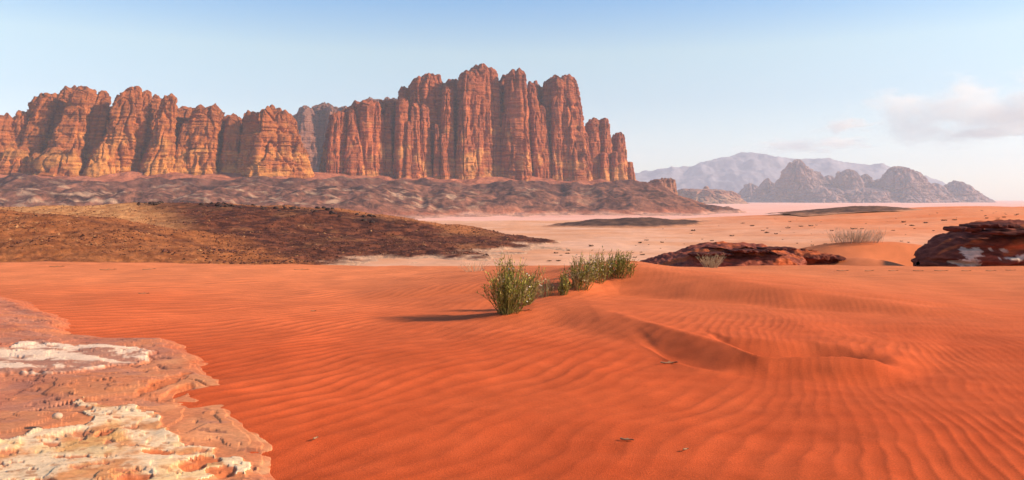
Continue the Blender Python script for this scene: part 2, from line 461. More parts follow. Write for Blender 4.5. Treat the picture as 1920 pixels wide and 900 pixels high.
band = (np.exp(-((off - 13) / 6.0) ** 2) * ss(250, 300, PX) * ss(800, 720, PX) * ss(-0.25, 0.35, fbm2(X / 8, Y / 8, 3)))[..., None]
C = C * (1 - 0.85 * band) + np.array((0.045, 0.019, 0.015)) * 0.85 * band
toe = ss(0.55, 0.05, Zh - Zp + 0.3 * n2(X / 4, Y / 4))[..., None]
C = C * (1 - toe) + np.array((0.58, 0.33, 0.2)) * toe
o = mesh_obj('stony_hill', np.stack([X, Y, Z], -1), grid_quads(len(dd), len(px)), mat=M_HILL, col=C)
tag(o, 'low dark brown stony hill with a tan gully behind the red dune', 'hill', kind='structure')
hill = o

def hill_top(x, y):
    x = np.atleast_1d(np.asarray(x, float)); y = np.atleast_1d(np.asarray(y, float))
    return np.maximum(hill_z(x, y), plain_z(x, y) - 0.6)

# ---- stone prototypes
def stone_verts(seed, squash=0.6, n=1):
    import bmesh
    bm = bmesh.new(); bmesh.ops.create_icosphere(bm, subdivisions=n, radius=1.0)
    v = np.array([w.co[:] for w in bm.verts]); f = np.array([[w.index for w in p.verts] for p in bm.faces])
    bm.free()
    k = 1 + 0.45 * n3(v[:, 0] * 0.9 + seed * 7.1, v[:, 1] * 0.9, v[:, 2] * 0.9 + seed) + 0.18 * n3(v[:, 0] * 2.3, v[:, 1] * 2.3 + seed * 3.3, v[:, 2] * 2.3)
    v = v * k[:, None] * np.array([1, 0.85, squash])
    return v, f

# rubble covering the hill (uncountable)
nst = 15000
px_ = rng.uniform(-60, 1040, nst * 3); d_ = np.exp(rng.uniform(math.log(95), math.log(235), nst * 3))
x_ = (px_ - 960) / F * d_; y_ = d_
zh = hill_z(x_, y_); zp = plain_z(x_, y_)
dens = np.where(px_ > 380, 0.9, 0.35) * (0.35 + 0.9 * ss(-0.2, 0.4, fbm2(x_ / 9, y_ / 9, 3)))
keep = (zh > zp + 0.35) & (rng.uniform(0, 1, len(x_)) < dens)
x_, y_, zh, px_ = x_[keep][:nst], y_[keep][:nst], zh[keep][:nst], px_[keep][:nst]
oct_v = np.array([[1, 0, 0], [-1, 0, 0], [0, 1, 0], [0, -1, 0], [0, 0, 1], [0, 0, -0.4]], float)
oct_f = np.array([[0, 2, 4], [2, 1, 4], [1, 3, 4], [3, 0, 4], [2, 0, 5], [1, 2, 5], [3, 1, 5], [0, 3, 5]])
m = len(x_)
sz_ = np.exp(rng.normal(math.log(0.115), 0.42, m))
rot = rng.uniform(0, 6.28, m)
jit = 1 + rng.uniform(-0.35, 0.35, (m, 6, 3))
vv = oct_v[None] * jit * sz_[:, None, None] * np.array([1.1, 0.9, 0.65])
cx, sx_ = np.cos(rot)[:, None], np.sin(rot)[:, None]
vx = vv[..., 0] * cx - vv[..., 1] * sx_; vy = vv[..., 0] * sx_ + vv[..., 1] * cx
V = np.stack([vx + x_[:, None], vy + y_[:, None], vv[..., 2] + zh[:, None] + 0.12 * sz_[:, None]], -1)
T = (oct_f[None] + 6 * np.arange(m)[:, None, None]).reshape(-1, 3)
pale = (rng.uniform(0, 1, m) < np.where(px_ > 380, 0.06, 0.22))[:, None]
cs = np.where(pale, np.array((0.40, 0.19, 0.08)), np.array((0.09, 0.032, 0.02)) * rng.uniform(0.6, 1.6, (m, 1)))
o = mesh_obj('rubble', V, tris=T, mat=M_STONE, col=np.repeat(cs[:, None], 6, 1), smooth=False)
tag(o, 'loose dark and tan stones strewn over the stony hill', kind='stuff')

# black boulders along its crest
protos = []
for k in range(5):
    v, f = stone_verts(k + 1, 0.7, 2)
    me_o = mesh_obj('boulder', v, tris=f, mat=M_BOULDER, smooth=False)
    protos.append(me_o)
spots = []
for c0, c1, n in ((262, 312, 16), (395, 455, 22), (470, 505, 8), (520, 560, 8), (580, 640, 14), (660, 720, 8)):
    for k in range(n):
        q = random.gauss((c0 + c1) / 2, (c1 - c0) / 3.2)
        d = np.interp(q, [230, 330, 440, 560, 640, 700, 800], [214, 214, 210, 205, 200, 196, 188]) - random.uniform(3, 17)
        spots.append((q, d))
for k, (q, d) in enumerate(spots):
    src = protos[k % 5]
    ob = src if k < 5 else src.copy()
    if k >= 5: COL.objects.link(ob)
    x0 = (q - 960) / F * d
    s = random.uniform(0.3, 0.8)
    ob.scale = (s, s, s * random.uniform(0.7, 1.0)); ob.rotation_euler = (random.uniform(-.3, .3), random.uniform(-.3, .3), random.uniform(0, 6.28))
    ob.location = (x0, d, hill_top(x0, d)[0] + 0.25 * s)
    tag(ob, 'black boulder in the broken line along the crest of the stony hill', 'boulder', 'black boulders along the crest of the stony hill')

# ------------------------------------------------------------------ low dark rises on the plain
def rise_mesh(name, label, pts, slope, rnd, pad, c0, c1, amp=0.5):
    P = np.array(pts)
    x0, x1, y0, y1 = P[:, 0].min() - pad, P[:, 0].max() + pad, P[:, 1].min() - pad, P[:, 1].max() + pad
    xs = np.linspace(x0, x1, 180); ys = np.linspace(y0, y1, 110)
    Yv, Xv = np.meshgrid(ys, xs, indexing='ij')
    zp = plain_z(Xv, Yv)
    zr = ridge_field(Xv, Yv, pts, slope, rnd) + amp * fbm2(Xv / 9, Yv / 9, 4) - 0.5
    z = np.maximum(zr, zp - 0.8) + 0.12 * n2(Xv / 1.3, Yv / 1.3)
    t = np.clip(0.5 + 0.8 * fbm2(Xv / 5, Yv / 5, 4), 0, 1)
    C = mixc(c0, c1, t)
    toe = ss(0.9, 0.1, zr - zp)[..., None]
    C = C * (1 - toe) + np.array((0.60, 0.26, 0.13)) * toe
    o = mesh_obj(name, np.stack([Xv, Yv, z], -1), grid_quads(len(ys), len(xs)), mat=M_HILL, col=C)
    return tag(o, label, 'hill', kind='structure')

rise_mesh('dark_rise', 'long low dark stony rise on the plain below the big cliff', [pt(960, 433, 330), pt(1080, 419, 350), pt(1150, 409, 360), pt(1200, 406, 362), pt(1250, 410, 365), pt(1330, 413, 375), pt(1430, 410, 385)],
          0.12, 8.0, 40, (0.07, 0.04, 0.03), (0.17, 0.085, 0.055))
rise_mesh('dark_rise', 'small dark stony cap on the skyline of the orange slope below distant peaks', [pt(1560, 394, 400), pt(1600, 388, 402), pt(1630, 384, 404), pt(1660, 386, 404), pt(1690, 389, 404)],
          0.10, 6.0, 26, (0.10, 0.05, 0.035), (0.24, 0.11, 0.06), 0.25)

# ------------------------------------------------------------------ cliffs and mountains
def buttress(parent, cb, wb, ct, wt, ptop, pbase, D, off=0.0, q=1.0, dr=1.15, seed=0, t0=0.90, dome=0.45, lean=0.10, topn=1.0, sink=45.0, flute=1.0, mat=None,
             name='buttress', pal=None, zmix=(0, 1), res=1.0, strata=1.0, nexp=3.4, rot=None):
    m = D / F
    Dc = D + off
    m2 = Dc / F
    xb, xt = (cb - 960) * m2, (ct - 960) * m2
    zb, zt = ZC - (pbase - HY) * m2, ZC - (ptop - HY) * m2
    H = zt - zb
    wbm, wtm = wb * m2, wt * m2
    wpx = max(wb, wt) * 2 * 1024 / 1920
    hpx = (pbase - ptop) * 1024 / 1920
    nf = int(np.clip(wpx * 1.5 * res, 26, 130)); nb_ = max(8, nf // 4)
    nrow = int(np.clip(hpx * 1.05 * res, 22, 140)); nd = max(7, int(nrow * 0.2))
    th = np.concatenate([np.linspace(math.radians(168), math.radians(372), nf), np.linspace(math.radians(372), math.radians(528), nb_ + 2)[1:-1]])
    tb = np.linspace(-sink / H, t0, nrow)
    ph = np.linspace(0, math.pi / 2 * 0.985, nd + 1)[1:]
    tt = np.concatenate([tb, t0 + (1 - t0) * np.sin(ph)])
    sc = np.concatenate([np.ones(nrow), np.cos(ph) ** dome])
    tcl = np.clip(tt, 0, 1)
    wid = (wbm + (wtm - wbm) * tcl ** q) * sc
    wid = wid * (1 + 0.10 * np.clip(-tt, 0, 1) * 4)
    cxx = xb + (xt - xb) * tcl
    cyy = Dc + lean * H * tcl + wbm * dr * 0.0
    n = nexp
    if rot is None: rot = 0.36 + math.sin(seed * 91.7) * 0.28
    ct_, st_ = np.cos(th - rot), np.sin(th - rot)
    e = 2 / n
    ux = np.sign(ct_) * np.abs(ct_) ** e; uy = np.sign(st_) * np.abs(st_) ** e
    ux, uy = ux * math.cos(rot) - uy * math.sin(rot), ux * math.sin(rot) + uy * math.cos(rot)
    ux = ux / max(1.0, np.abs(ux).max())
    Xp = cxx[:, None] + wid[:, None] * ux[None]
    Yp = cyy[:, None] + wid[:, None] * uy[None] * dr
    Zp = np.repeat((zb + H * tt)[:, None], len(th), 1)
    sd = seed * 13.7
    k = wbm / 40.0                              # size factor (40 m half width = 1)
    u = max(k, 0.5) ** 0.6
    zz = Zp + 6 * n2(Xp / 120 + sd, Yp / 120)
    d = flute * (0.16 * wbm * n3(Xp / (26 * u) + sd, Yp / (26 * u), Zp / (230 * u)) + 0.075 * wbm * n3(Xp / (10 * u) + sd, Yp / (10 * u), Zp / (95 * u)))
    d = d - flute * 0.20 * wbm * np.exp(-(n3(Xp / (21 * u) + 3 * sd, Yp / (21 * u), Zp / (330 * u)) / 0.09) ** 2)   # cracks
    cz = np.floor(zz / (15 * u) + 1.3 * n2(Xp / 60, Yp / 60 + sd)); ca = np.floor(th * 2.7 + sd)[None]
    hsh = np.sin(cz * 12.9898 + ca * 78.233 + sd) * 43758.5453
    d = d + 0.09 * wbm * (hsh - np.floor(hsh) - 0.5)      # joint blocks
    lay = n2(zz / 7.0, Xp * 0 + sd * 0.1) + 0.6 * n2(zz / 3.0, Xp / 90) + 0.35 * np.clip(n2(zz / 17.0 + 5, Xp / 400) * 3, -1, 1)
    d = d + strata * 2.1 * u * lay + 0.05 * wbm * fbm3(Xp / (20 * u), Yp / (20 * u), Zp / (20 * u) + sd, 3)
    d = d * np.where(sc < 0.999, 0.4 + 0.6 * sc, 1)[:, None]
    nx, ny = ux / np.hypot(ux, uy), uy / np.hypot(ux, uy)
    Xp = Xp + d * nx[None]; Yp = Yp + d * ny[None]
    topw = np.clip((tt - t0 + 0.12) / (1 - t0 + 0.12), 0, 1)[:, None]
    Zp = Zp + topn * topw * (0.16 * wbm * n2(Xp / (11 * u) + sd, Yp / (11 * u)) + 0.26 * wbm * n2(Xp / (34 * u), Yp / (34 * u) + sd)) 
    verts = np.stack([Xp, Yp, Zp], -1).reshape(-1, 3)
    quads = grid_quads(len(tt), len(th), True)
    top = np.array([[cxx[-1], cyy[-1], Zp[-1].mean() + 0.3]])
    nv = len(verts)
    last = (len(tt) - 1) * len(th) + np.arange(len(th))
    tris = np.stack([last, np.roll(last, -1), np.full(len(th), nv)], -1)
    # colour: strata bands, varnish streaks, bleached patches low down
    P = pal
    band = np.clip(0.5 + 0.55 * n2(zz / 9.0, Xp / 300) + 0.45 * n2(zz / 3.2, Xp / 120) + 0.25 * fbm3(Xp / 40, Yp / 40, Zp / 40, 2), 0, 1)
    C = mixc(P[0], P[1], band)
    streak = ss(0.05, 0.5, n3(Xp / 14 + sd, Yp / 14, Zp / 150) + 0.3 * n3(Xp / 5, Yp / 5, Zp / 60)) * 0.55
    C = C * (1 - streak[..., None]) + np.array(P[2]) * streak[..., None]
    rel = (Zp - zb) / 330.0
    bl = ss(0.05, 0.5, fbm3(Xp / 60 + 4, Yp / 60, Zp / 40, 3) + 0.30 - 1.7 * rel) * zmix[1] * 0.85
    C = C * (1 - bl[..., None]) + np.array(P[3]) * bl[..., None]
    cap = (ss(0.55, 1.0, tt)[:, None] * 0.45 * np.ones_like(Xp))[..., None]
    C = C * (1 - cap) + np.array(P[4]) * cap
    C = np.concatenate([C.reshape(-1, 3), C[-1:, 0]])
    return mesh_obj(name, np.concatenate([verts, top]), quads, tris, mat=mat or M_CLIFF, parent=parent, col=C, smooth=False)

PAL_MESA = ((0.40, 0.098, 0.037), (0.58, 0.165, 0.060), (0.23, 0.060, 0.029), (0.72, 0.30, 0.095), (0.24, 0.064, 0.034))
PAL_WEST = ((0.45, 0.120, 0.033), (0.60, 0.190, 0.050), (0.27, 0.075, 0.028), (0.74, 0.30, 0.075), (0.30, 0.082, 0.032))

# ---- the big cliff
mesa = tag(empty('sandstone_mesa', (0, 2100, 60)), 'tall sheer red sandstone massif of vertical pillars rising above the valley', 'mountain', kind='structure')
def dm(px): return float(np.interp(px, [600, 700, 950, 1190], [1950, 2030, 2150, 2330]))
def M_(cb, wb, ct, wt, top, off=0.0, base=326, **k):
    global bseed
    bseed += 1
    o = buttress(mesa, cb, wb, ct, wt, top, base, dm(cb), off, seed=bseed, pal=PAL_MESA, **k)
    o.location = (0, -2100, -60)
bseed = 0
# rear row closes the gaps
for a in ((640, 40, 645, 26, 212, 110), (690, 46, 690, 34, 195, 110), (735, 34, 735, 24, 192, 120), (760, 30, 757, 10, 167, 85), (790, 36, 788, 24, 152, 110), (815, 30, 813, 18, 150, 95),
          (850, 34, 848, 16, 152, 110), (900, 44, 902, 26, 137, 110), (950, 44, 950, 24, 150, 110), (1005, 40, 1003, 20, 164, 120), (1055, 42, 1055, 26, 156, 110), (1120, 30, 1118, 22, 226, 110), (1160, 20, 1160, 10, 250, 80)):
    M_(*a[:5], a[5], lean=0.02)
M_(757, 11, 756, 7, 168, 60)
for a in ((893, 40, 897, 27, 126, 45), (806, 30, 806, 21, 142, 55), (1048, 36, 1048, 26, 146, 45)):
    M_(*a[:5], a[5], lean=0.03)
# front pillars
for a in ((624, 13, 628, 8, 210, 0), (641, 9, 640, 5, 208, 6), (665, 19, 657, 9, 207, -6), (688, 22, 690, 23, 189, 10), (712, 11, 713, 7, 214, 0), (727, 9, 727, 7, 202, 12),
          (753, 16, 752, 12, 183, -12), (778, 13, 776, 8, 191, -20), (797, 14, 794, 10, 195, -8), (786, 24, 788, 19, 143, 40), (818, 17, 815, 12, 138, 35),
          (838, 15, 838, 12, 160, -14), (820, 8, 817, 4, 232, -32), (834, 9, 829, 5, 250, -40), (874, 23, 876, 17, 131, -18), (909, 15, 907, 11, 121, -6), (930, 15, 925, 8, 127, 2),
          (970, 26, 967, 19, 131, -22), (948, 11, 946, 6, 208, -16), (1013, 16, 996, 7, 150, -2), (1024, 11, 1016, 6, 196, -10), (1008, 8, 1004, 5, 148, 30), (1044, 11, 1043, 8, 180, -22), (1028, 14, 1026, 8, 148, 30),
          (1082, 27, 1064, 17, 140, -12), (1062, 12, 1058, 8, 170, -20), (1096, 13, 1076, 8, 160, -22), (1114, 13, 1113, 10, 224, 0), (1138, 14, 1134, 9, 223, 0), (1165, 12, 1160, 7, 247, 0),
          (1183, 7, 1182, 4, 303, 0), (1133, 10, 1133, 7, 286, -30), (1158, 15, 1157, 12, 286, -26), (900, 8, 899, 5, 215, -36), (988, 9, 984, 5, 230, -30), (1100, 8, 1097, 5, 246, -30), (765, 8, 765, 5, 226, -30), (700, 8, 702, 5, 236, -14)):
    M_(*a[:5], a[5])

# ---- the mountain on the left
west = tag(empty('sandstone_mountain', (-1200, 1750, 55)), 'orange sandstone mountain of sloping buttresses at the left edge', 'mountain', kind='structure')
def dw(px): return float(np.interp(px, [-400, 0, 300, 600], [1720, 1740, 1790, 1880]))
def W_(cb, wb, ct, wt, top, off=0.0, base=327, **k):
    global bseed
    bseed += 1
    kw = dict(lean=0.30, q=0.85, t0=0.84, dome=0.6, strata=1.6, dr=0.75, nexp=3.2, flute=0.72)
    kw.update(k)
    o = buttress(west, cb, wb, ct, wt, top, base, dw(cb), off, seed=bseed, pal=PAL_WEST, **kw)
    o.location = (1200, -1750, -55)
for a in ((-120, 90, -130, 40, 215, 90), (0, 60, 10, 26, 222, 80), (60, 55, 80, 24, 178, 100), (120, 60, 125, 30, 166, 120), (180, 50, 180, 22, 196, 100), (230, 60, 233, 30, 174, 110), (290, 55, 294, 20, 186, 110),
          (345, 50, 345, 30, 206, 90), (390, 50, 388, 26, 200, 90), (430, 40, 430, 24, 222, 80), (490, 60, 488, 34, 208, 90), (530, 50, 520, 22, 222, 80)):
    W_(*a[:5], a[5], lean=0.1)
for a in ((-30, 40, -15, 20, 214, 0), (12, 24, 20, 12, 206, 10), (42, 28, 64, 15, 170, 10), (84, 22, 98, 15, 157, 40), (110, 38, 131, 19, 153, -6), (162, 24, 168, 15, 163, 26), (142, 15, 149, 8, 160, 20), (206, 40, 222, 20, 160, -10),
          (242, 18, 252, 12, 163, 6), (266, 16, 272, 9, 172, 36), (294, 34, 298, 14, 168, -8), (336, 15, 336, 9, 226, -6), (374, 36, 372, 28, 192, 6), (428, 20, 424, 14, 213, 8), (459, 17, 458, 11, 203, 2),
          (500, 54, 496, 36, 202, -10), (540, 46, 522, 22, 214, 0), (497, 13, 498, 9, 195, 18), (60, 26, 70, 14, 284, -40), (112, 44, 112, 32, 280, -40),
          (185, 32, 188, 18, 268, -44), (20, 32, 26, 20, 276, -30), (562, 26, 556, 14, 276, -10)):
    W_(*a[:5], a[5])

# ---- greyer ridge seen through the gap
ridge = tag(empty('rear_cliff', (-700, 3000, 80)), 'shaded mauve cliff seen through the gap between the two orange massifs', 'mountain', kind='structure')
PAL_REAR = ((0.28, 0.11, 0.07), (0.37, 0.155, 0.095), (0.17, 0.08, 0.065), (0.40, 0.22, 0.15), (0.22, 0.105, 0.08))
for k, a in enumerate(((540, 30, 545, 18, 213), (570, 34, 575, 20, 205), (600, 28, 602, 20, 196), (622, 22, 622, 13, 199), (642, 20, 641, 11, 198), (668, 24, 668, 14, 192), (698, 30, 698, 18, 184), (732, 26, 732, 15, 183), (760, 30, 760, 18, 186), (515, 40, 510, 20, 235), (588, 14, 588, 8, 204))):
    o = buttress(ridge, *a, 335, 3000, 0 if k % 2 else 50, seed=80 + k, pal=PAL_REAR, res=0.8)
    o.location = (700, -3000, -80)

# ---- foothills: apron below the cliffs and dark badlands
CL = [(-2600, 1720), (-1166 * 1.03, 1740), (-844, 1790), (-490, 1900), (-380, 2030), (-15, 2150), (300, 2300), (395, 2350), (560, 2620), (1300, 3900)]
def cliff_dist(x, y):
    d = np.full(x.shape, 1e9); sgn = np.ones(x.shape)
    for (x0, y0), (x1, y1) in zip(CL[:-1], CL[1:]):
        dx, dy = x1 - x0, y1 - y0
        t = np.clip(((x - x0) * dx + (y - y0) * dy) / (dx * dx + dy * dy), 0, 1)
        ex, ey = x - x0 - t * dx, y - y0 - t * dy
        dd_ = np.hypot(ex, ey)
        s = np.where(ex * dy - ey * dx > 0, 1.0, -1.0)
        cl = dd_ < d
        d = np.where(cl, dd_, d); sgn = np.where(cl, s, sgn)
    return d * sgn

def foot_z(x, y):
    d = cliff_dist(x, y)
    dn = d + 26 * fbm2(x / 130, y / 130, 3)
    z = np.interp(dn, [-600, -60, 0, 60, 150, 185, 215, 300, 420, 520, 700], [70, 72, 66, 54, 41, 37, 24, 6, -14, -33, -40])
    z = z * (1 - ss(350, 620, x)) - 42 * ss(350, 620, x)
    bad = ss(130, 220, d) * ss(560, 430, d)
    rd = ridged2(x / 300 + 3, y / 190, 3, 0.45)
    z = z + bad * (1 - ss(500, 720, x)) * (11 * rd + 5.5 * ridged2((x + 25 * n2(x / 90, y / 90)) / 75, dn / 420, 2, 0.5)) + 3.2 * fbm2(x / 40, y / 40, 4) + 6 * ss(0, 60, d) * ss(220, 140, d) * fbm2(x / 60, y / 120, 3)
    z = z + bad * (1 - ss(500, 720, x)) * 1.6 * ridged2(x / 40, y / 40, 2)
    return z, d, bad, rd

px = np.linspace(-330, 1400, 700); dd = logspace(1180, 2900, 230)
D, PX = np.meshgrid(dd, px, indexing='ij')
X, Y = (PX - 960) / F * D, D
Z, dcl, bad, rd = foot_z(X, Y)
fl = plain_z(X, Y)
Z = np.maximum(Z, fl - 3)
t = np.clip(0.5 + 0.7 * fbm2(X / 70, Y / 50, 4), 0, 1)
c_ap = mixc((0.32, 0.095, 0.05), (0.44, 0.15, 0.08), t)
c_bd = mixc((0.062, 0.025, 0.020), (0.29, 0.112, 0.066), np.clip(t * 1.1 - 0.05 + 0.75 * fbm2(X / 16, Y / 9, 3), 0, 1))
pale = ss(0.28, 0.6, fbm2(X / 55 + 8, Y / 22, 4) + 0.25 * n2(X / 300, Y / 300)) * ss(1250, 700, PX + 400 * n2(X / 200, Y / 200))
c_bd = c_bd * (1 - 0.8 * pale[..., None]) + np.array((0.46, 0.27, 0.165)) * 0.8 * pale[..., None]
scarp = ss(140, 185, dcl + 20 * fbm2(X / 60, Y / 60, 2)) * ss(290, 215, dcl + 20 * fbm2(X / 60, Y / 60, 2))
c_bd = c_bd * (1 - 0.6 * scarp[..., None]) + np.array((0.085, 0.033, 0.028)) * 0.6 * scarp[..., None]
bm_ = ss(0.15, 0.7, bad)[..., None]
C = c_ap * (1 - bm_) + c_bd * bm_
toe = ss(8, 0.5, Z - fl + 4 * n2(X / 60, Y / 60))[..., None]
C = C * (1 - toe) + np.array((0.56, 0.28, 0.19)) * toe
o = mesh_obj('foothills', np.stack([X, Y, Z], -1), grid_quads(len(dd), len(px)), mat=M_BADLAND, col=C)
tag(o, 'dark gullied badland slopes below the sandstone cliffs', 'foothills', kind='structure')

# small butte at the right end of the foothills
PAL_BUT = ((0.36, 0.14, 0.08), (0.46, 0.2, 0.11), (0.25, 0.10, 0.07), (0.55, 0.3, 0.16), (0.3, 0.12, 0.08))
butte = tag(empty('butte', (520, 2450, 20)), 'small craggy butte at the foot of the massif, on its right shoulder', 'rock', kind='structure')
for k, a in enumerate(((1240, 24, 1238, 16, 338), (1257, 12, 1257, 9, 336), (1228, 16, 1226, 9, 341), (1242, 3, 1242, 2, 333))):
    o = buttress(butte, *a, 358, 2450, -10 * (k % 2), seed=120 + k, pal=PAL_BUT, sink=25, strata=0.7, res=1.5)
    o.location = (-520, -2450, -20)

# low flat-topped hill further right
low = tag(empty('flat_topped_hill', (1300, 5200, 0)), 'low flat topped red hill on the valley floor left of the distant peaks', 'hill', kind='structure')
for k, (a, pb_) in enumerate((((1325, 75, 1322, 36, 355), 382), ((1285, 40, 1290, 18, 354), 382), ((1370, 40, 1362, 14, 358), 384), ((1324, 10, 1324, 4, 349), 360))):
    o = buttress(low, *a, pb_, 5200, 30 * k, q=0.55, nexp=2.2, seed=130 + k, pal=PAL_BUT, sink=15, t0=0.8, strata=0.4, flute=0.35, topn=0.15, res=1.2, lean=0.0)
    o.location = (-1300, -5200, 0)

# ---- distant jagged peaks
PAL_D = ((0.27, 0.16, 0.14), (0.34, 0.20, 0.17), (0.20, 0.12, 0.11), (0.40, 0.25, 0.20), (0.25, 0.145, 0.13))
dist = tag(empty('jagged_mountain', (2400, 6800, 0)), 'hazy mauve range of jagged peaks on the right, in front of the pale blue ridge', 'mountain', kind='structure')
for k, a in enumerate(((1500, 62, 1499, 19, 299, 0.5, 0), (1530, 40, 1528, 16, 320, 0.7, 40), (1470, 40, 1478, 14, 328, 0.6, 30), (1440, 46, 1441, 10, 335, 0.5, 120), (1405, 50, 1410, 10, 345, 0.5, 220), (1556, 32, 1557, 16, 330, 0.7, 120),
                       (1577, 30, 1577, 8, 321, 0.6, 60), (1596, 44, 1594, 17, 318, 0.7, -40), (1622, 36, 1626, 10, 326, 0.7, 20), (1648, 34, 1648, 14, 336, 0.7, 90), (1692, 64, 1691, 24, 311, 0.75, -60), (1730, 56, 1718, 12, 322, 0.6, -30),
                       (1765, 50, 1752, 12, 345, 0.6, 40), (1800, 58, 1797, 16, 341, 0.6, 60), (1830, 40, 1822, 12, 356, 0.6, 90), (1791, 8, 1791, 4, 338, 0.8, 70), (1662, 36, 1668, 12, 335, 0.6, 10), (1545, 60, 1545, 30, 350, 0.8, -60), (1620, 60, 1620, 36, 352, 0.8, -80))):
    o = buttress(dist, *a[:5], 384, 6800, a[6] * 3, q=a[5], seed=150 + k, pal=PAL_D, mat=M_FAR, sink=40, t0=0.62, dome=0.85, strata=1.6, flute=0.55, lean=0.12, res=1.3, topn=0.35, nexp=2.3)
    o.location = (-2400, -6800, 0)

# ---- pale blue ridge at the back
FR = [(1120, 338), (1200, 323), (1237, 315), (1290, 311), (1330, 302), (1370, 292), (1408, 284), (1440, 291), (1480, 296), (1530, 296), (1560, 300), (1620, 306), (1650, 312), (1670, 325), (1720, 345), (1800, 362)]
FRp = [at(p, q, 13000) for p, q in FR]
xs = np.linspace(FRp[0][0] - 900, FRp[-1][0] + 600, 420); ys = np.linspace(10800, 15200, 120)
Yv, Xv = np.meshgrid(ys, xs, indexing='ij')
Z = ridge_field(Xv, Yv, FRp, 0.42, 120) + 55 * ridged2(Xv / 900, Yv / 700, 4) * ss(0, 300, np.abs(Yv - 13000)) + 14 * fbm2(Xv / 160, Yv / 160, 3) - 20
Z = np.maximum(Z, -38.0)
C = mixc((0.18, 0.16, 0.19), (0.25, 0.22, 0.25), np.clip(0.5 + 0.6 * fbm2(Xv / 400, Yv / 400, 3), 0, 1))  # bluish rock tint: part of the distance haze is put into the colour
o = mesh_obj('blue_ridge', np.stack([Xv, Yv, Z], -1), grid_quads(len(ys), len(xs)), mat=M_FAR, col=C)
tag(o, 'pale blue mountain ridge farthest away behind the jagged peaks', 'mountain', kind='structure')

# ------------------------------------------------------------------ dark outcrops behind the dune crest
def outcrop(name, label, cx, cy, rx, ry, base, top, seed, prof, white=None, tilt=0.06, sandy=0.4, tone=1.0):
    """long layered rock: cross-sections along x, each a rounded back with a stepped face"""
    nu, nv_ = 260, 90
    u = np.linspace(-1, 1, nu); v = np.linspace(0, math.pi, nv_)
    U, V = np.meshgrid(u, v, indexing='ij')
    hgt = np.interp(U, prof[0], prof[1]) * (top - base)
    x = cx + U * rx
    wdt = ry * np.sqrt(np.clip(1 - np.abs(U) ** 3, 0.0, 1)) + 0.02
    cV, sV = np.cos(V), np.sin(V)
    y = cy - np.sign(cV) * np.abs(cV) ** 0.8 * wdt
    z = base - 0.6 + (hgt + 0.6) * np.abs(sV) ** 0.55
    zt = z + tilt * (x - cx) + 0.05 * n2(x / 1.5 + seed, y / 1.5)
    # ledges: steps in the bedding, each bed juts by its own amount
    bed = zt / 0.16
    bi = np.floor(bed); bf = bed - bi
    jut = np.sin(bi * 12.9898 + seed) * 43758.5453
    jut = jut - np.floor(jut)
    jut2 = np.sin((bi + 1) * 12.9898 + seed) * 43758.5453
    jut2 = jut2 - np.floor(jut2)
    j = jut + (jut2 - jut) * ss(0.72, 1.0, bf)
    d = 0.55 * (j - 0.5) * (0.5 + 0.8 * ss(-0.3, 0.4, n2(x / 1.1, zt / 0.5 + seed))) + 0.16 * fbm3(x / 0.9, y / 0.9, z / 0.5 + seed, 4)
    face = ss(1.0, 0.2, np.abs(sV) - 0.0) * 1.0
    y = y - d * np.sign(cV) * np.clip(np.abs(cV) * 1.6, 0.25, 1)
    z = z + 0.10 * fbm3(x / 0.7, y / 0.7, z + seed, 3) + 0.05 * n3(x / 0.25, y / 0.25, z / 0.12)
    t = np.clip(0.5 + 0.7 * fbm3(x / 0.8, y / 0.8, zt / 0.14, 3), 0, 1)
    C = mixc((0.105, 0.03, 0.022), (0.24, 0.07, 0.043), t) * tone
    sand = ss(0.22, 0.5, fbm2(x / 1.8 + seed, y / 0.8 + z, 3) * sandy / 0.4 + 0.15 * n2(x / 0.3, zt / 0.2)) * ss(0.05, 0.3, sandy)
    C = C * (1 - 0.85 * sand[..., None]) + np.array((0.52, 0.13, 0.05)) * 0.85 * sand[..., None]
    if white:
        for wx, wz, wr, wh in white:
            q = np.hypot((x - wx) / wr, (z - wz) / wh) + 0.55 * fbm3(x / 0.22, y * 0, z / 0.10 + wx, 3)
            w = ss(0.95, 0.75, q)[..., None] * (cV > 0)[..., None]
            C = C * (1 - w) + np.array((0.76, 0.60, 0.47)) * w
    o = mesh_obj(name, np.stack([x, y, z], -1), grid_quads(nu, nv_)[:, ::-1], mat=M_OUTCROP, col=C)
    return tag(o, label, 'rock')

g = lambda px, py, d: at(px, py, d)
D1 = 33.0
xa, _, zt1 = g(1190, 457, D1); xb_, _, zb1 = g(1500, 505, D1)
o1 = outcrop('rock_outcrop', 'low dark maroon rock outcrop behind the dry tuft, half buried in sand', (xa + xb_) / 2, D1 + 0.4, (xb_ - xa) / 2 + 0.3, 1.9, zb1 - 0.1, zt1, 3.0,
        ([-1, -0.85, -0.6, -0.3, 0.0, 0.25, 0.55, 0.8, 1], [0.0, 0.22, 0.52, 0.82, 1.0, 1.0, 0.9, 0.70, 0.45]), tilt=-0.03, sandy=0.46, tone=1.65)
xa, _, zt2 = g(1500, 470, D1 + 1); xb_, _, zb2 = g(1600, 490, D1 + 1)
o2 = outcrop('rock_outcrop', 'small flat dark rock ledge poking from the sand between the two outcrops', (xa + xb_) / 2 - 0.3, D1 + 1.6, (xb_ - xa) / 2 + 0.5, 0.7, zb2 - 0.2, zt2, 9.0,
        ([-1, -0.6, 0, 0.6, 1], [0.7, 1.0, 0.95, 0.7, 0.1]), tilt=-0.05, sandy=0.5)
D2 = 31.5
xa, _, zt3 = g(1745, 415, D2); xb_, _, zb3 = g(2260, 505, D2)
def wz(px, py): return g(px, py, D2 - 1.4)
wl = []
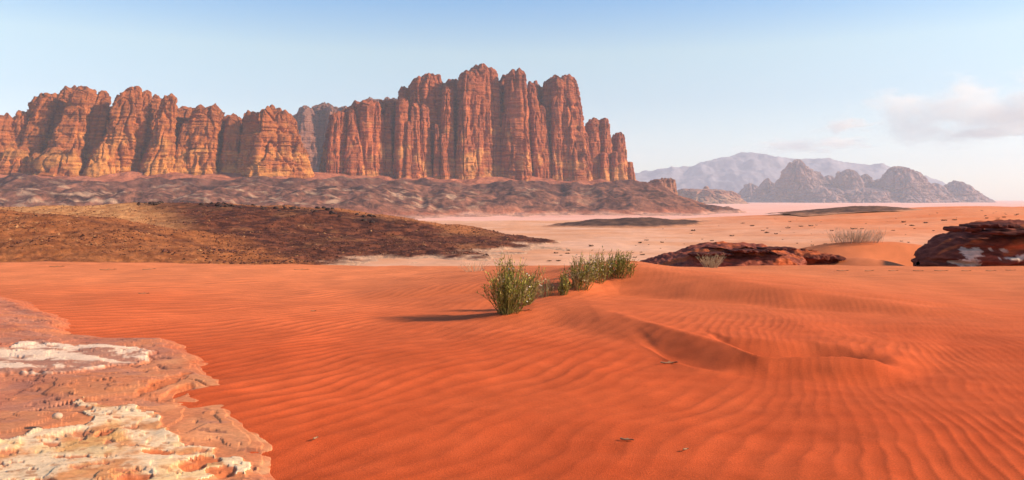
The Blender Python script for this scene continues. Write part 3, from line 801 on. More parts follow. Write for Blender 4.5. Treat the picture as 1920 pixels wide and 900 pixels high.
for p, q, rw, rh in ((1838, 478, 14, 12), (1832, 496, 20, 9), (1848, 472, 8, 6), (1748, 487, 7, 4), (1758, 482, 5, 2.5), (1872, 468, 3.5, 3), (1905, 485, 26, 3), (1893, 471, 6, 3.5), (1920, 481, 14, 4)):
    w = wz(p, q); wl.append((w[0], w[2], rw * D2 / F, rh * D2 / F))
o3 = outcrop('rock_outcrop', 'big dark maroon rock outcrop at the right edge with white stains', (xa + xb_) / 2, D2 + 1.0, (xb_ - xa) / 2, 2.6, zb3 - 0.1, zt3, 5.0,
        ([-1, -0.88, -0.80, -0.67, -0.56, -0.50, -0.3, 0.2, 0.7, 1], [0.20, 0.50, 0.64, 0.80, 0.86, 0.97, 1.0, 1.0, 0.8, 0.3]), white=wl, tilt=0.015, sandy=0.33, tone=1.3)
# jutting slabs on its top
def slab_part(parent, px0, px1, py, d, thick, depth, seed):
    x0, y0, z0 = at(px0, py, d); x1 = (px1 - 960) / F * d
    nu, nv_ = 60, 28
    U, V = np.meshgrid(np.linspace(-1, 1, nu), np.linspace(0, 2 * math.pi, nv_, endpoint=False), indexing='ij')
    env = np.clip(1 - np.abs(U) ** 6, 0, 1) ** 0.5
    r = 1 + 0.25 * n3(U * 4 + seed, np.cos(V), np.sin(V)) + 0.12 * n3(U * 12, np.cos(V) * 2, np.sin(V) * 2 + seed)
    x = (x0 + x1) / 2 + U * (x1 - x0) / 2
    y = y0 + depth * np.sign(np.cos(V)) * np.abs(np.cos(V)) ** 0.6 * env * r
    z = z0 + thick * np.sign(np.sin(V)) * np.abs(np.sin(V)) ** 0.6 * env * r + 0.05 * n2(U * 3 + seed, V * 0)
    C = mixc((0.075, 0.026, 0.022), (0.17, 0.055, 0.04), np.clip(0.5 + n3(x / 0.4, y, z / 0.07), 0, 1))
    return mesh_obj('ledge', np.stack([x, y, z], -1), grid_quads(nu, nv_, True), mat=M_OUTCROP, parent=parent, col=C)
slab_part(o3, 1776, 1835, 429, D2 - 0.9, 0.10, 0.6, 1.3)
slab_part(o3, 1808, 1905, 423, D2 - 1.0, 0.09, 0.7, 4.1)
slab_part(o3, 1826, 1990, 436, D2 - 1.3, 0.08, 0.6, 7.7)
slab_part(o1, 1290, 1372, 476, D1 - 1.3, 0.06, 0.5, 2.2)
slab_part(o1, 1366, 1440, 470, D1 - 1.2, 0.06, 0.5, 5.2)
slab_part(o1, 1420, 1492, 466, D1 - 0.9, 0.06, 0.5, 8.2)

# ------------------------------------------------------------------ pale sandstone slab at the lower left
def poly_sd(x, y, poly):
    """signed distance, positive inside"""
    d = np.full(x.shape, 1e9); ins = np.zeros(x.shape, bool)
    n = len(poly)
    for i in range(n):
        x0, y0 = poly[i]; x1, y1 = poly[(i + 1) % n]
        dx, dy = x1 - x0, y1 - y0
        t = np.clip(((x - x0) * dx + (y - y0) * dy) / (dx * dx + dy * dy + 1e-12), 0, 1)
        d = np.minimum(d, np.hypot(x - x0 - t * dx, y - y0 - t * dy))
        c = ((y0 > y) != (y1 > y)) & (x < (x1 - x0) * (y - y0) / (y1 - y0 + 1e-12) + x0)
        ins ^= c
    return np.where(ins, d, -d)

def gpoly(pts, z): return [ground(p, q, z) for p, q in pts]
ZR = 0.10
OUT = gpoly([(-900, 540), (-300, 540), (0, 553), (60, 578), (105, 592), (118, 622), (200, 630), (312, 633), (345, 657), (378, 678), (388, 700), (432, 714), (436, 728), (458, 742), (462, 778), (490, 806), (508, 850), (535, 900), (590, 1000), (640, 1200)], 0.04) + [(-1.0, 2.2), (-9, 2.2), (-14, 9)]
LEDGE = gpoly([(-600, 620), (-200, 625), (20, 648), (60, 635), (115, 636), (180, 634), (250, 640), (285, 655), (275, 664), (200, 672), (150, 684), (120, 690), (40, 693), (-100, 700), (-600, 700)], 0.16)
CRUST = gpoly([(-800, 905), (-200, 830), (0, 812), (60, 797), (120, 789), (160, 783), (172, 768), (150, 742), (160, 735), (190, 745), (212, 752), (245, 744), (270, 750), (312, 764), (316, 790), (345, 806), (380, 814), (430, 832), (462, 846), (458, 856), (420, 858), (400, 868), (380, 880), (372, 910), (380, 1000), (390, 1200), (-800, 1200)], 0.15)
TOPB = gpoly([(-600, 548), (0, 556), (50, 578), (100, 596), (112, 618), (60, 625), (0, 640), (-600, 610)], 0.14)
POCK = [(380, 842, 30, 7), (355, 858, 26, 9), (415, 862, 40, 9), (295, 832, 26, 6), (310, 705, 20, 24), (330, 722, 16, 18), (195, 800, 20, 6), (60, 905, 40, 9), (250, 890, 40, 10)]

px = np.concatenate([np.linspace(-900, -40, 90)[:-1], np.linspace(-40, 560, 440), np.linspace(560, 700, 20)[1:]])
dd = logspace(2.3, 17.5, 480)
D, PX = np.meshgrid(dd, px, indexing='ij')
X, Y = (PX - 960) / F * D, D
wx = X + 0.06 * fbm2(X / 0.7, Y / 0.7, 3); wy = Y + 0.07 * fbm2(X / 0.7 + 11, Y / 0.7, 3)
so = poly_sd(wx, wy, OUT) + 0.10
wx2 = X + 0.09 * fbm2(X / 0.3, Y / 0.3, 3); wy2 = Y + 0.10 * fbm2(X / 0.3 + 5, Y / 0.3, 3)
sl = poly_sd(X + 0.12 * fbm2(X / 0.5, Y / 0.3, 4), Y + 0.22 * fbm2(X / 0.6, Y / 0.25, 4), LEDGE)
sc_ = poly_sd(wx2, wy2, CRUST)
st = poly_sd(wx, wy, TOPB)
rough = fbm2(X / 0.9, Y / 0.9, 4)
fine = fbm2(X / 0.12, Y / 0.12, 3)
pit = np.clip(-fbm2(X / 0.35 + 40, Y / 0.22, 4) - 0.50, 0, 1)
Zr = -0.13 + (0.13 + 0.045) * ss(-0.40, 0.30, so) + 0.055 * ss(0.1, 1.2, so)
hN = 0.055 * fbm2(X / 1.9 + 6, Y / 1.2, 3, 0.45)
lq = hN / 0.018; lf_ = np.floor(lq)
Zr = Zr + 0.018 * (lf_ + ss(0.45, 1.0, lq - lf_)) * ss(0.05, 0.5, so) + 0.0015 * fine - 0.04 * pit
lh = np.sin(lf_ * 12.9898 + 4.1) * 43758.5453; lh = lh - np.floor(lh)
crk = np.exp(-(n2(X / 1.5 + 3 + 0.15 * n2(X / 0.3, Y / 0.3), Y / 1.1 + 8) / 0.022) ** 2) * ss(0.1, 0.4, so) * ss(0.0, 0.3, n2(X / 2.2 + 50, Y / 2.2))
Zr = Zr - 0.035 * crk
# thin bedding steps
stp = Zr + 0.02 * n2(X / 0.5, Y / 0.5)
Zr = Zr + 0.004 * (np.round(stp / 0.02) * 0.02 - stp) / 0.01
lm = ss(-0.018, 0.018, sl); cm = ss(-0.018, 0.018, sc_)
wl_ = ss(-0.2, 0.3, fbm2(X / 0.8 + 2 + 0.4 * n2(X, Y / 0.4), Y / 0.42, 5, 0.65) + 0.55 * ss(-4.8, -7.0, X))
hb = fbm2(X / 0.45 + 21, Y / 0.32, 4)
holes = ss(0.50, 0.58, fbm2(X / 0.28 + 77, Y / 0.16, 3)) * cm
Zr = Zr + lm * (0.022 + 0.004 * wl_ + 0.003 * hb) + cm * (0.014 + 0.006 * hb + 0.0012 * fine) * (1 - 0.9 * holes)
Zr = Zr - 0.018 * np.exp(-((sl + 0.03) / 0.022) ** 2) * ss(-0.2, 0.3, n2(X / 0.9, Y / 0.5) + 0.25) * (Y < 9.6)
Zr = Zr + 0.06 * ss(-0.1, 0.6, st) * (0.6 + 0.4 * fbm2(X / 1.0, Y / 0.5, 3))
pock = np.zeros_like(X)
for p, q, rw, rh in POCK:
    cx0, cy0 = ground(p, q, 0.14)
    rx0 = rw / F * cy0; ry0 = rh / F * cy0 * cy0 / 1.86
    pock = np.maximum(pock, ss(1.1, 0.75, np.hypot((X - cx0) / rx0, (Y - cy0) / ry0) + 0.35 * fbm2(X / 0.2, Y / 0.2, 3)))
Zr = Zr * (1 - pock) + pock * (np.minimum(Zr, 0.10) - 0.015)
C_brown = mixc((0.42, 0.135, 0.075), (0.56, 0.20, 0.10), np.clip(0.5 + 0.8 * fbm2(X / 0.5, Y / 0.3, 4), 0, 1))
C_or = mixc((0.56, 0.19, 0.075), (0.64, 0.255, 0.11), np.clip(0.5 + 0.8 * fbm2(X / 0.4, Y / 0.4 + 9, 4), 0, 1))
w_or = ss(-5.2, -3.4, X + 0.8 * fbm2(X / 0.8, Y / 0.8, 3))
C = C_brown * (1 - w_or[..., None]) + C_or * w_or[..., None]
C = C * (0.90 + 0.20 * lh)[..., None]
mauve = ss(0.2, 0.5, fbm2(X / 0.8 + 4, Y / 0.4, 4))[..., None] * 0.55
C = C * (1 - mauve) + np.array((0.40, 0.17, 0.11)) * mauve
dpit = np.maximum(ss(0.0, 0.12, pit), 0.8 * crk)[..., None]
C = C * (1 - 0.6 * dpit) + np.array((0.20, 0.085, 0.06)) * 0.6 * dpit
crust_c = mixc((0.62, 0.26, 0.10), (0.80, 0.55, 0.32), ss(-0.45, 0.3, fbm2(X / 0.6, Y / 0.6 + 30, 5, 0.62) + 0.35 * ss(0.35, 0.0, sc_)))
yel = ss(0.1, 0.5, fbm2(X / 0.5 + 60, Y / 0.5, 3))[..., None]
crust_c = crust_c * (1 - 0.45 * yel) + np.array((0.72, 0.42, 0.14)) * 0.45 * yel
stain = ss(0.32, 0.6, fbm2(X / 0.14, Y / 0.10, 4))[..., None]
crust_c = crust_c * (1 - 0.7 * stain) + np.array((0.46, 0.17, 0.065)) * 0.7 * stain
crust_c = crust_c * (1 - holes[..., None]) + np.array((0.55, 0.20, 0.09)) * holes[..., None]
led_c = mixc((0.42, 0.185, 0.115), (0.80, 0.55, 0.37), wl_)
C = C * (1 - lm[..., None]) + led_c * lm[..., None]
edge_sand = ss(0.30, 0.0, so + 0.16 * fbm2(X / 0.4, Y / 0.4, 3))[..., None]
C = C * (1 - 0.75 * edge_sand) + np.array((0.56, 0.135, 0.048)) * 0.75 * edge_sand
rim = (np.exp(-((so - 0.10) / 0.07) ** 2) * ss(-3.6, -2.9, X) * ss(0.0, 0.3, fbm2(X / 0.3, Y / 0.3 + 3, 3) + 0.2))[..., None]
C = C * (1 - 0.5 * rim) + np.array((0.68, 0.40, 0.19)) * 0.5 * rim
C = C * (1 - pock[..., None]) + np.array((0.60, 0.165, 0.058)) * pock[..., None]
sandcov = (ss(0.1, 0.45, fbm2(X / 0.7 + 90, Y / 0.5, 4)) * (1 - cm) * (1 - lm) * 0.7)[..., None]
C = C * (1 - sandcov) + np.array((0.58, 0.19, 0.08)) * sandcov
allq = grid_quads(len(dd), len(px))
slab = mesh_obj('rock_slab', np.stack([X, Y, Zr], -1), allq[(so.ravel()[allq] > -0.35).any(1)], mat=M_SLAB, col=C)
tag(slab, 'flat weathered sandstone slab with pale crust edging the sand at the lower left', 'rock')

# the crust is a plate of its own lying on the slab
Zc = Zr - cm * 0 + 0.004
mask = (sc_ > -0.012)
Zc = np.where(pock > 0.4, Zr - 0.03, Zc)
Zc = np.where(sc_ < 0.004, Zr - 0.05, Zc)
q_in = mask.ravel()[allq].any(1)
def compact(verts, quads, col):
    used = np.unique(quads); remap = np.zeros(len(verts), np.int64); remap[used] = np.arange(len(used))
    return verts[used], remap[quads], col[used]
Vc, Qc, Cc = compact(np.stack([X, Y, Zc], -1).reshape(-1, 3), allq[q_in], crust_c.reshape(-1, 3))
mesh_obj('pale_crust', Vc, Qc, mat=M_SLAB, parent=slab, col=Cc)['label'] = 'cream and yellow crust with sandy hollows'

# pebble on the slab
v, f = stone_verts(11, 0.7, 2)
x0, y0 = ground(108, 787, 0.17)
o = mesh_obj('pebble', v * 0.042, tris=f, mat=M_PEBBLE); o.location = (x0, y0, 0.20)
tag(o, 'pale pebble lying on the brown sandstone slab above the crust', 'stone')

# ------------------------------------------------------------------ shrubs
def tube(path, r0, r1, sides=3):
    path = np.asarray(path); n = len(path)
    tg = np.gradient(path, axis=0); tg /= np.linalg.norm(tg, axis=1)[:, None] + 1e-9
    a = np.cross(tg, np.array([0.31, 0.95, 0.05])); a /= np.linalg.norm(a, axis=1)[:, None] + 1e-9
    b = np.cross(tg, a)
    th = np.arange(sides) / sides * 2 * math.pi
    r = np.linspace(r0, r1, n)[:, None, None]
    v = path[:, None] + r * (np.cos(th)[None, :, None] * a[:, None] + np.sin(th)[None, :, None] * b[:, None])
    return v.reshape(-1, 3), grid_quads(n, sides, True)

class Acc:
    def __init__(s): s.v = []; s.q = []; s.c = []; s.n = 0
    def add(s, v, q, c):
        s.v.append(v); s.q.append(q + s.n); s.c.append(np.broadcast_to(np.asarray(c, float), (len(v), 3))); s.n += len(v)
    def build(s, name, mat, parent=None):
        return mesh_obj(name, np.concatenate(s.v), np.concatenate(s.q), mat=mat, parent=parent, col=np.concatenate(s.c))

def leaf_quad(p, d, L, w):
    d = d / (np.linalg.norm(d) + 1e-9)
    s = np.cross(d, rng.normal(size=3)); s /= np.linalg.norm(s) + 1e-9
    return np.array([p, p + d * L * 0.45 + s * w, p + d * L, p + d * L * 0.45 - s * w])

Q1 = np.array([[0, 1, 2, 3]])
def shrub(label, base, h, spread, nstem, nleaf, lean=(0, 0), tips=0.12, colours=None, straw=0.15, footprint=0.10, group=None):
    root = tag(empty('desert_shrub', base), label, 'shrub', group)
    nleaf = int(nleaf * 0.50); nstem = int(nstem * 0.85)
    st, lf, bl = Acc(), Acc(), Acc()
    cols = colours or [(0.16, 0.165, 0.02), (0.31, 0.28, 0.04), (0.50, 0.42, 0.10), (0.23, 0.23, 0.035)]
    tips_ = []
    for k in range(nstem):
        a = rng.uniform(0, 2 * math.pi); out = spread * rng.uniform(0, 1.18) ** 0.7
        hh = h * rng.uniform(0.42, 1.06) * (1 - 0.35 * (out / spread) ** 2)
        b0 = np.array([math.cos(a) * footprint * rng.uniform(0, 1), math.sin(a) * footprint * rng.uniform(0, 1), -0.05])
        tip = np.array([math.cos(a) * out + lean[0] * hh, math.sin(a) * out + lean[1] * hh, hh])
        mid = b0 * 0.5 + tip * 0.5 + np.array([math.cos(a), math.sin(a), 0]) * out * 0.12 + rng.normal(0, 0.05, 3) * h
        t = np.linspace(0, 1, 7)[:, None]
        path = (1 - t) ** 2 * b0 + 2 * t * (1 - t) * mid + t ** 2 * tip
        path = path + rng.normal(0, 0.010, path.shape) * h * t
        dry = rng.uniform() < straw
        c = np.array((0.40, 0.28, 0.11)) if dry else np.array((0.19, 0.165, 0.04)) * rng.uniform(0.7, 1.3)
        v, q = tube(path, 0.0075 * (0.6 + 0.4 * h), 0.0028)
        st.add(v, q, c)
        paths = [path]
        for bnum in range(rng.integers(3, 6)):
            i = rng.integers(2, 6)
            p0 = path[i]; dr_ = path[min(i + 1, 6)] - path[i - 1]; dr_ /= np.linalg.norm(dr_)
            e = dr_ + rng.normal(0, 0.38, 3) + np.array([0, 0, 0.25]); e /= np.linalg.norm(e)
            L = h * rng.uniform(0.14, 0.32)
            t2 = np.linspace(0, 1, 4)[:, None]
            p2 = p0 + e * L * t2 + np.array([0, 0, 0.12 * L]) * t2 ** 2 + rng.normal(0, 0.006, (4, 3))
            v, q = tube(p2, 0.004, 0.002)
            st.add(v, q, c * rng.uniform(0.8, 1.2))
            paths.append(p2)
        per = max(1, nleaf // nstem)
        for j in range(per):
            P = paths[rng.integers(0, len(paths))]
            i = rng.integers(1 if len(P) == 4 else 2, len(P))
            p = P[i] + (P[i - 1] - P[i]) * rng.uniform(0, 1)
            dd_ = (P[i] - P[i - 1]); dd_ = dd_ / (np.linalg.norm(dd_) + 1e-9) + rng.normal(0, 0.55, 3) + np.array([0, 0, 0.2])
            cc = np.array(cols[rng.integers(0, len(cols))]) * rng.uniform(0.75, 1.3)
            if dry: cc = np.array((0.36, 0.29, 0.13)) * rng.uniform(0.7, 1.2)
            lf.add(leaf_quad(p, dd_, rng.uniform(0.035, 0.075), rng.uniform(0.005, 0.010)), Q1, cc)
            if rng.uniform() < tips * 0.45:
                bl.add(leaf_quad(P[-1] + rng.normal(0, 0.015, 3), rng.normal(size=3), rng.uniform(0.022, 0.04), 0.011), Q1, (0.6, 0.5, 0.4))
    st.build('stems', M_STEM, root); lf.build('foliage', M_LEAF, root)
    if bl.n: bl.build('blossoms', M_BLOOM, root)
    return root

def on_sand(x, y): return float(dune_z(np.array([x]), np.array([y]), False)[0])
def place(px, py):
    """first point of the dune on the sight line through a photo pixel"""
    d = np.linspace(4.0, 30.0, 2600)
    xl, zl = (px - 960.0) / F * d, ZC - (py - HY) / F * d
    g_ = dune_z(xl, d, False)
    k = np.nonzero(zl <= g_)[0]
    k = k[0] if len(k) else int(np.argmin(zl - g_))
    return (float(xl[k]), float(d[k]), float(g_[k]))

# main shrub: crown leans right
shrub('largest green shrub of the row, standing nearest on the red sand', place(950, 588), 0.92, 0.40, 150, 5200, lean=(0.06, 0.05), tips=0.10, footprint=0.16)
shrub('small sparse green clump leaning right against the largest shrub', place(985, 572), 0.74, 0.26, 48, 1300, lean=(0.36, 0.05), tips=0.06, straw=0.3, footprint=0.12)
shrub('low green shrub with yellowing base, just right of the gap in the row', place(1056, 552), 0.44, 0.12, 40, 800, lean=(0.05, 0), tips=0.05, footprint=0.10)
shrub('pale straw and green shrub in the middle of the row', place(1084, 541), 0.74, 0.34, 90, 2300, lean=(0.14, 0), tips=0.22, straw=0.4, footprint=0.22)
shrub('wispy pale green shrub with tall dry stalks, second from the end of the row', place(1122, 528), 0.72, 0.32, 60, 1500, lean=(0.10, 0), tips=0.22, straw=0.5, footprint=0.2)
shrub('dense green shrub at the far right end of the row on the ridge', place(1160, 517), 0.56, 0.36, 95, 2300, lean=(0.05, 0), tips=0.05, straw=0.12, footprint=0.34)
shrub('thin leafless brown tuft in the gap between the largest shrub and the rest', place(1022, 553), 0.40, 0.24, 34, 160, tips=0.25, straw=0.9, colours=[(0.3, 0.2, 0.1)], footprint=0.25)

def straw_tuft(label, base, h, spread, n, lean=(0, 0), foot=0.2, colour=(0.62, 0.46, 0.26), aspect=1.0, r=0.006):
    root = tag(empty('dry_tuft', base), label, 'dry grass')
    st, br = Acc(), Acc()
    for k in range(n):
        a = rng.uniform(0, 6.28); ru = rng.uniform(0, 1)
        b0 = np.array([math.cos(a) * foot * ru * aspect, math.sin(a) * foot * ru, -0.04])
        out = spread * rng.uniform(0.1, 1); hh = h * rng.uniform(0.4, 1)
        tip = b0 + np.array([math.cos(a) * out + lean[0] * hh, math.sin(a) * out * 0.8, hh])
        t = np.linspace(0, 1, 5)[:, None]
        path = b0 * (1 - t) + tip * t + np.array([0, 0, 0.15 * hh]) * (t * (1 - t)) + rng.normal(0, 0.012, (5, 3)) * h
        c = np.array(colour) * rng.uniform(0.7, 1.2)
        v, q = tube(path, r, r * 0.5); st.add(v, q, c)
        for j in range(3):
            p0 = path[rng.integers(1, 5)]
            e = rng.normal(size=3) * 0.6 + np.array([0, 0, 0.8]); e /= np.linalg.norm(e)
            t2 = np.linspace(0, 1, 3)[:, None]
            v, q = tube(p0 + e * t2 * h * 0.22 + rng.normal(0, 0.005, (3, 3)), r * 0.7, r * 0.4); br.add(v, q, c * 1.05)
    tag(st.build('stalks', M_STRAW, root), kind='stuff'); tag(br.build('dry_sprays', M_STRAW, root), kind='stuff')
    return root

x0, y0, z0 = at(1302, 506, 27.5)
straw_tuft('dry straw coloured tuft in front of the low dark outcrop', (x0, 25.2, on_sand(x0 * 25.2 / 27.5, 25.2) + 0.02), 0.46, 0.36, 70, (-0.12, 0), 0.22, r=0.007)
bx, by = (1606 - 960) / F * 38.6, 38.6
straw_tuft('wide pale dry bush on the sand drift between the dark outcrops', (bx, by, on_sand(bx, by)), 0.72, 0.40, 230, (0.1, 0), 0.75, (0.66, 0.47, 0.30), 1.7, r=0.008)
x0, y0, z0 = place(893, 508)
straw_tuft('thin bleached tuft on the dune crest behind the largest shrub', (x0, y0, z0), 0.34, 0.40, 34, (0.1, 0), 0.28, (0.66, 0.45, 0.28), r=0.006)

# ------------------------------------------------------------------ dark tufts dotted over the plain
def tuft_mesh(seed):
    r = np.random.default_rng(seed)
    V = []; Qd = []; n = 0
    for k in range(46):
        a = r.uniform(0, 6.28); ru = r.uniform(0, 1)
        p = np.array([math.cos(a) * 0.55 * ru, math.sin(a) * 0.5 * ru, -0.05])
        d = np.array([math.cos(a) * 0.8, math.sin(a) * 0.8, r.uniform(0.4, 1.4)]); d /= np.linalg.norm(d)
        s = np.cross(d, r.normal(size=3)); s /= np.linalg.norm(s)
        L = r.uniform(0.25, 0.62); w = r.uniform(0.04, 0.09)
        V += [p - s * w, p + s * w, p + d * L + s * w * 0.4, p + d * L - s * w * 0.4]; Qd.append([n, n + 1, n + 2, n + 3]); n += 4
    return np.array(V), np.array(Qd)
tp = []
for k in range(4):
    v, q = tuft_mesh(k)
    tp.append(mesh_obj('scrub_tuft', v, q, mat=M_TUFT, smooth=False))
cnt = 0
cand = []
fixed = [(1410, 424), (1393, 419), (1710, 424), (1694, 417), (1736, 419), (1770, 414), (1790, 413), (1850, 410), (1883, 408), (1478, 428), (1438, 437), (1455, 439), (1502, 425), (1520, 424), (1335, 452), (1372, 443), (1430, 433), (1300, 433),
         (1042, 475), (1055, 469), (1047, 490), (1064, 476), (1030, 490), (1066, 470), (1200, 456), (1212, 451), (1108, 462), (1030, 503), (1190, 483), (1205, 478), (1241, 455), (1690, 456), (1560, 433), (1600, 430), (1548, 458)]
for p, q in fixed: cand.append((p, q, random.uniform(0.8, 1.25)))
while len(cand) < 190:
    p = random.uniform(700, 1980); q = random.uniform(388, 500)
    if q < np.interp(p, [700, 1020, 1300, 1640, 1920], [505, 462, 420, 392, 386]): continue
    if random.random() > np.interp(p, [700, 1100, 1400, 1900], [0.12, 0.35, 0.8, 1.0]): continue
    cand.append((p, q, random.choice((0.22, 0.3, 0.4, 0.55, 0.75))))
for p, q, s in cand:
    # march the sight line onto the plain
    dl = logspace(62, 600, 400)
    xl, zl = (p - 960) / F * dl, ZC - (q - HY) / F * dl
    below = np.nonzero(zl <= plain_z(xl, dl))[0]
    if not len(below): continue
    x, d = float(xl[below[0]]), float(dl[below[0]])
    if p < 1050 and hill_z(np.array([x]), np.array([d]))[0] > plain_z(np.array([x]), np.array([d]))[0] - 0.2: continue
    src = tp[cnt % 4]
    ob = src if cnt < 4 else src.copy()
    if cnt >= 4: COL.objects.link(ob)
    k = 0.72 * s * float(np.clip(d / 170, 0.55, 1.7))
    ob.location = (x, d, float(plain_z(np.array([x]), np.array([d]))[0]))
    ob.rotation_euler = (0, 0, random.uniform(0, 6.28)); ob.scale = (k * random.uniform(0.8, 1.2), k, k * random.uniform(0.7, 1.1))
    tag(ob, 'small dark scrub tuft, one of many dotted over the orange plain', 'scrub', 'dark scrub tufts dotted over the plain')
    cnt += 1

# ------------------------------------------------------------------ twigs and bits lying on the sand
def twig(label, px, py, L, rz, group=None):
    x, y, z = place(px, py)
    a = Acc()
    t = np.linspace(-0.5, 0.5, 6)[:, None]
    path = np.concatenate([t * L, 0.06 * L * np.sin(t * 7), 0.02 + 0.05 * L * np.abs(t)], 1)
    v, q = tube(path, 0.010, 0.005, 4); a.add(v, q, (0.3, 0.17, 0.09))
    p2 = path[2] + np.linspace(0, 1, 3)[:, None] * np.array([0.16 * L, 0.14 * L, 0.08 * L])
    v, q = tube(p2, 0.007, 0.004, 4); a.add(v, q, (0.3, 0.17, 0.09))
    p3 = path[4] + np.linspace(0, 1, 3)[:, None] * np.array([0.12 * L, -0.16 * L, 0.06 * L])
    v, q = tube(p3, 0.006, 0.003, 4); a.add(v, q, (0.3, 0.17, 0.09))
    o = a.build('twig', M_TWIG)
    o.location = (x, y, z); o.rotation_euler = (0, 0, rz)
    tag(o, label, 'twig', group)
twig('pale curved twig on the sand below the left scoop of the dune', 1255, 683, 0.22, 0.1)
twig('short dark twig on the bare sand near the bottom of the frame', 1176, 829, 0.11, -0.3)
twig('dry fallen stalk on the sand at the foot of the largest shrub', 975, 584, 0.42, -0.2)
twig('dark twig near the dune crest, far left of the shrubs', 107, 501, 0.5, 0.1)
twig('forked dark debris just below the dune crest, left of the small one', 203, 507, 0.5, 0.3)
twig('small dark debris just below the dune crest, right of the forked one', 280, 506, 0.4, 0.5)
twig('tiny dark twig on the ripples in the middle of the left dune face', 270, 552, 0.25, 0.0)
twig('dark twig lying on the crest directly below the dark end of the stony hill', 566, 507, 0.5, 0.1)
twig('tiny dark bit of twig near the bottom edge, right of the short dark twig', 1286, 847, 0.05, 0.4)
twig('tiny twig on bare sand between the rock slab and the middle of the dune', 592, 826, 0.05, 1.0)
twig('small dark chip of wood on the ripples to the right of the rock slab top', 588, 585, 0.10, 0.2)
for k, (p, q) in enumerate(((1580, 509), (1630, 509), (1675, 509), (1722, 509), (1765, 509), (1812, 509), (1858, 509), (1895, 508))):
    twig('thin dark twig in the line along the sand below the big dark outcrop', p, q, random.uniform(0.28, 0.45), random.uniform(-0.3, 0.3), 'twigs lying along the sand below the big outcrop')

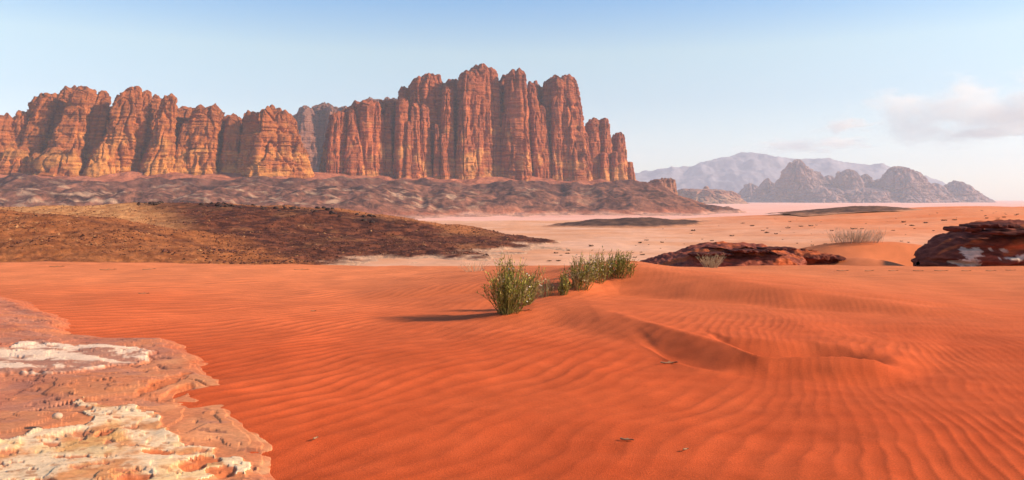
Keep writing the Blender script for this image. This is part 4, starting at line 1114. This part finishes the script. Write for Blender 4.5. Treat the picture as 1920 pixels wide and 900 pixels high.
# ------------------------------------------------------------------ clouds (wholly outside the haze box)
def cloud(label, cx, cy, cz, rx, ry, rz, dens, seed, thr=0.5, slant=0.0, nsc=3.6):
    m = bpy.data.materials.new('cloud vapour'); m.use_nodes = True
    t = m.node_tree; t.nodes.clear(); N = t.nodes; L = t.links
    out = N.new('ShaderNodeOutputMaterial'); pv = N.new('ShaderNodeVolumePrincipled')
    pv.inputs['Color'].default_value = (1.0, 0.965, 0.92, 1); pv.inputs['Anisotropy'].default_value = 0.2
    tc = N.new('ShaderNodeTexCoord')
    ln = N.new('ShaderNodeVectorMath'); ln.operation = 'LENGTH'; L.new(tc.outputs['Object'], ln.inputs[0])
    mp = N.new('ShaderNodeMapping'); mp.inputs['Location'].default_value = (seed, seed * 0.7, 0); mp.inputs['Scale'].default_value = (nsc, 1.8, 1.6)
    L.new(tc.outputs['Object'], mp.inputs[0])
    nz = N.new('ShaderNodeTexNoise'); nz.inputs['Scale'].default_value = 1.0; nz.inputs['Detail'].default_value = 6; nz.inputs['Roughness'].default_value = 0.6
    L.new(mp.outputs[0], nz.inputs['Vector'])
    f = N.new('ShaderNodeMapRange'); f.inputs['From Min'].default_value = 1.0; f.inputs['From Max'].default_value = 0.0
    f.inputs['To Min'].default_value = -thr; f.inputs['To Max'].default_value = 0.35
    L.new(ln.outputs['Value'], f.inputs['Value'])
    am = N.new('ShaderNodeMath'); am.operation = 'MULTIPLY_ADD'; am.inputs[1].default_value = 1.9; am.inputs[2].default_value = -0.45; L.new(nz.outputs['Fac'], am.inputs[0])
    ad = N.new('ShaderNodeMath'); ad.operation = 'ADD'; L.new(am.outputs[0], ad.inputs[0]); L.new(f.outputs[0], ad.inputs[1])
    mr = N.new('ShaderNodeMapRange'); mr.interpolation_type = 'SMOOTHSTEP'
    mr.inputs['From Min'].default_value = 0.36; mr.inputs['From Max'].default_value = 0.80; mr.inputs['To Max'].default_value = dens
    L.new(ad.outputs[0], mr.inputs['Value']); L.new(mr.outputs[0], pv.inputs['Density']); L.new(pv.outputs[0], out.inputs['Volume'])
    th = np.linspace(0, 2 * math.pi, 48, endpoint=False); ph = np.linspace(0.02, math.pi - 0.02, 26)
    P, T = np.meshgrid(ph, th, indexing='ij')
    k = 0.92 + 0.08 * n3(np.sin(P) * np.cos(T) * 2 + seed, np.sin(P) * np.sin(T) * 2, np.cos(P) * 2)
    v = np.stack([k * np.sin(P) * np.cos(T), k * np.sin(P) * np.sin(T), k * np.cos(P)], -1)
    nr, nc = P.shape
    v2 = np.concatenate([v.reshape(-1, 3), [[0, 0, 0.9], [0, 0, -0.9]]])
    i0 = np.arange(nc); top = np.stack([i0, np.full(nc, nr * nc), np.roll(i0, -1)], -1)
    ib = (nr - 1) * nc + np.arange(nc); bot = np.stack([ib, np.roll(ib, -1), np.full(nc, nr * nc + 1)], -1)
    o = mesh_obj('cloud', v2, grid_quads(nr, nc, True)[:, ::-1], np.concatenate([top[:, ::-1], bot[:, ::-1]]), mat=m)
    o.location = (cx, cy, cz); o.scale = (rx, ry, rz); o.rotation_euler = (0, -slant, 0)
    return tag(o, label, 'cloud')
def cl(label, px0, px1, py0, py1, d, dens, seed, depth=1200, **k):
    x0, x1 = (px0 - 960) / F * d, (px1 - 960) / F * d
    z0, z1 = ZC - (py1 - HY) / F * d, ZC - (py0 - HY) / F * d
    return cloud(label, (x0 + x1) / 2, d, (z0 + z1) / 2, (x1 - x0) / 2, depth, (z1 - z0) / 2, dens, seed, **k)
cl('largest soft peach grey cloud, cut by the right edge of the sky', 1480, 2340, 116, 286, 19000, 0.0015, 3.0, slant=0.07, thr=0.30)
cl('thin flat grey cloud band just under the largest cloud', 1690, 2080, 214, 270, 18600, 0.0014, 8.0, slant=0.05)
cl('faint pinkish cloud streak above the pale blue ridge', 1320, 1720, 246, 300, 18800, 0.0014, 14.0, slant=0.05)
cl('tiny wisp of grey cloud left of the largest cloud', 1490, 1690, 212, 260, 18700, 0.0014, 21.0, slant=0.10)

# ------------------------------------------------------------------ haze
hz = bpy.data.materials.new('desert haze')
hz.use_nodes = True
t = hz.node_tree; t.nodes.clear()
out = t.nodes.new('ShaderNodeOutputMaterial'); pv = t.nodes.new('ShaderNodeVolumePrincipled')
pv.inputs['Color'].default_value = (0.75, 0.87, 1.0, 1)
pv.inputs['Density'].default_value = 0.000057
pv.inputs['Anisotropy'].default_value = 0.0
t.links.new(pv.outputs[0], out.inputs['Volume'])
x0, x1, y0, y1, z0, z1 = -16600, 16600, -16600, 16600, -46, 960
v = np.array([[x, y, z] for z in (z0, z1) for y in (y0, y1) for x in (x0, x1)], float)
q = np.array([[0, 2, 3, 1], [4, 5, 7, 6], [0, 1, 5, 4], [2, 6, 7, 3], [0, 4, 6, 2], [1, 3, 7, 5]])
o = mesh_obj('haze', v, q, mat=hz, smooth=False)
tag(o, kind='stuff')
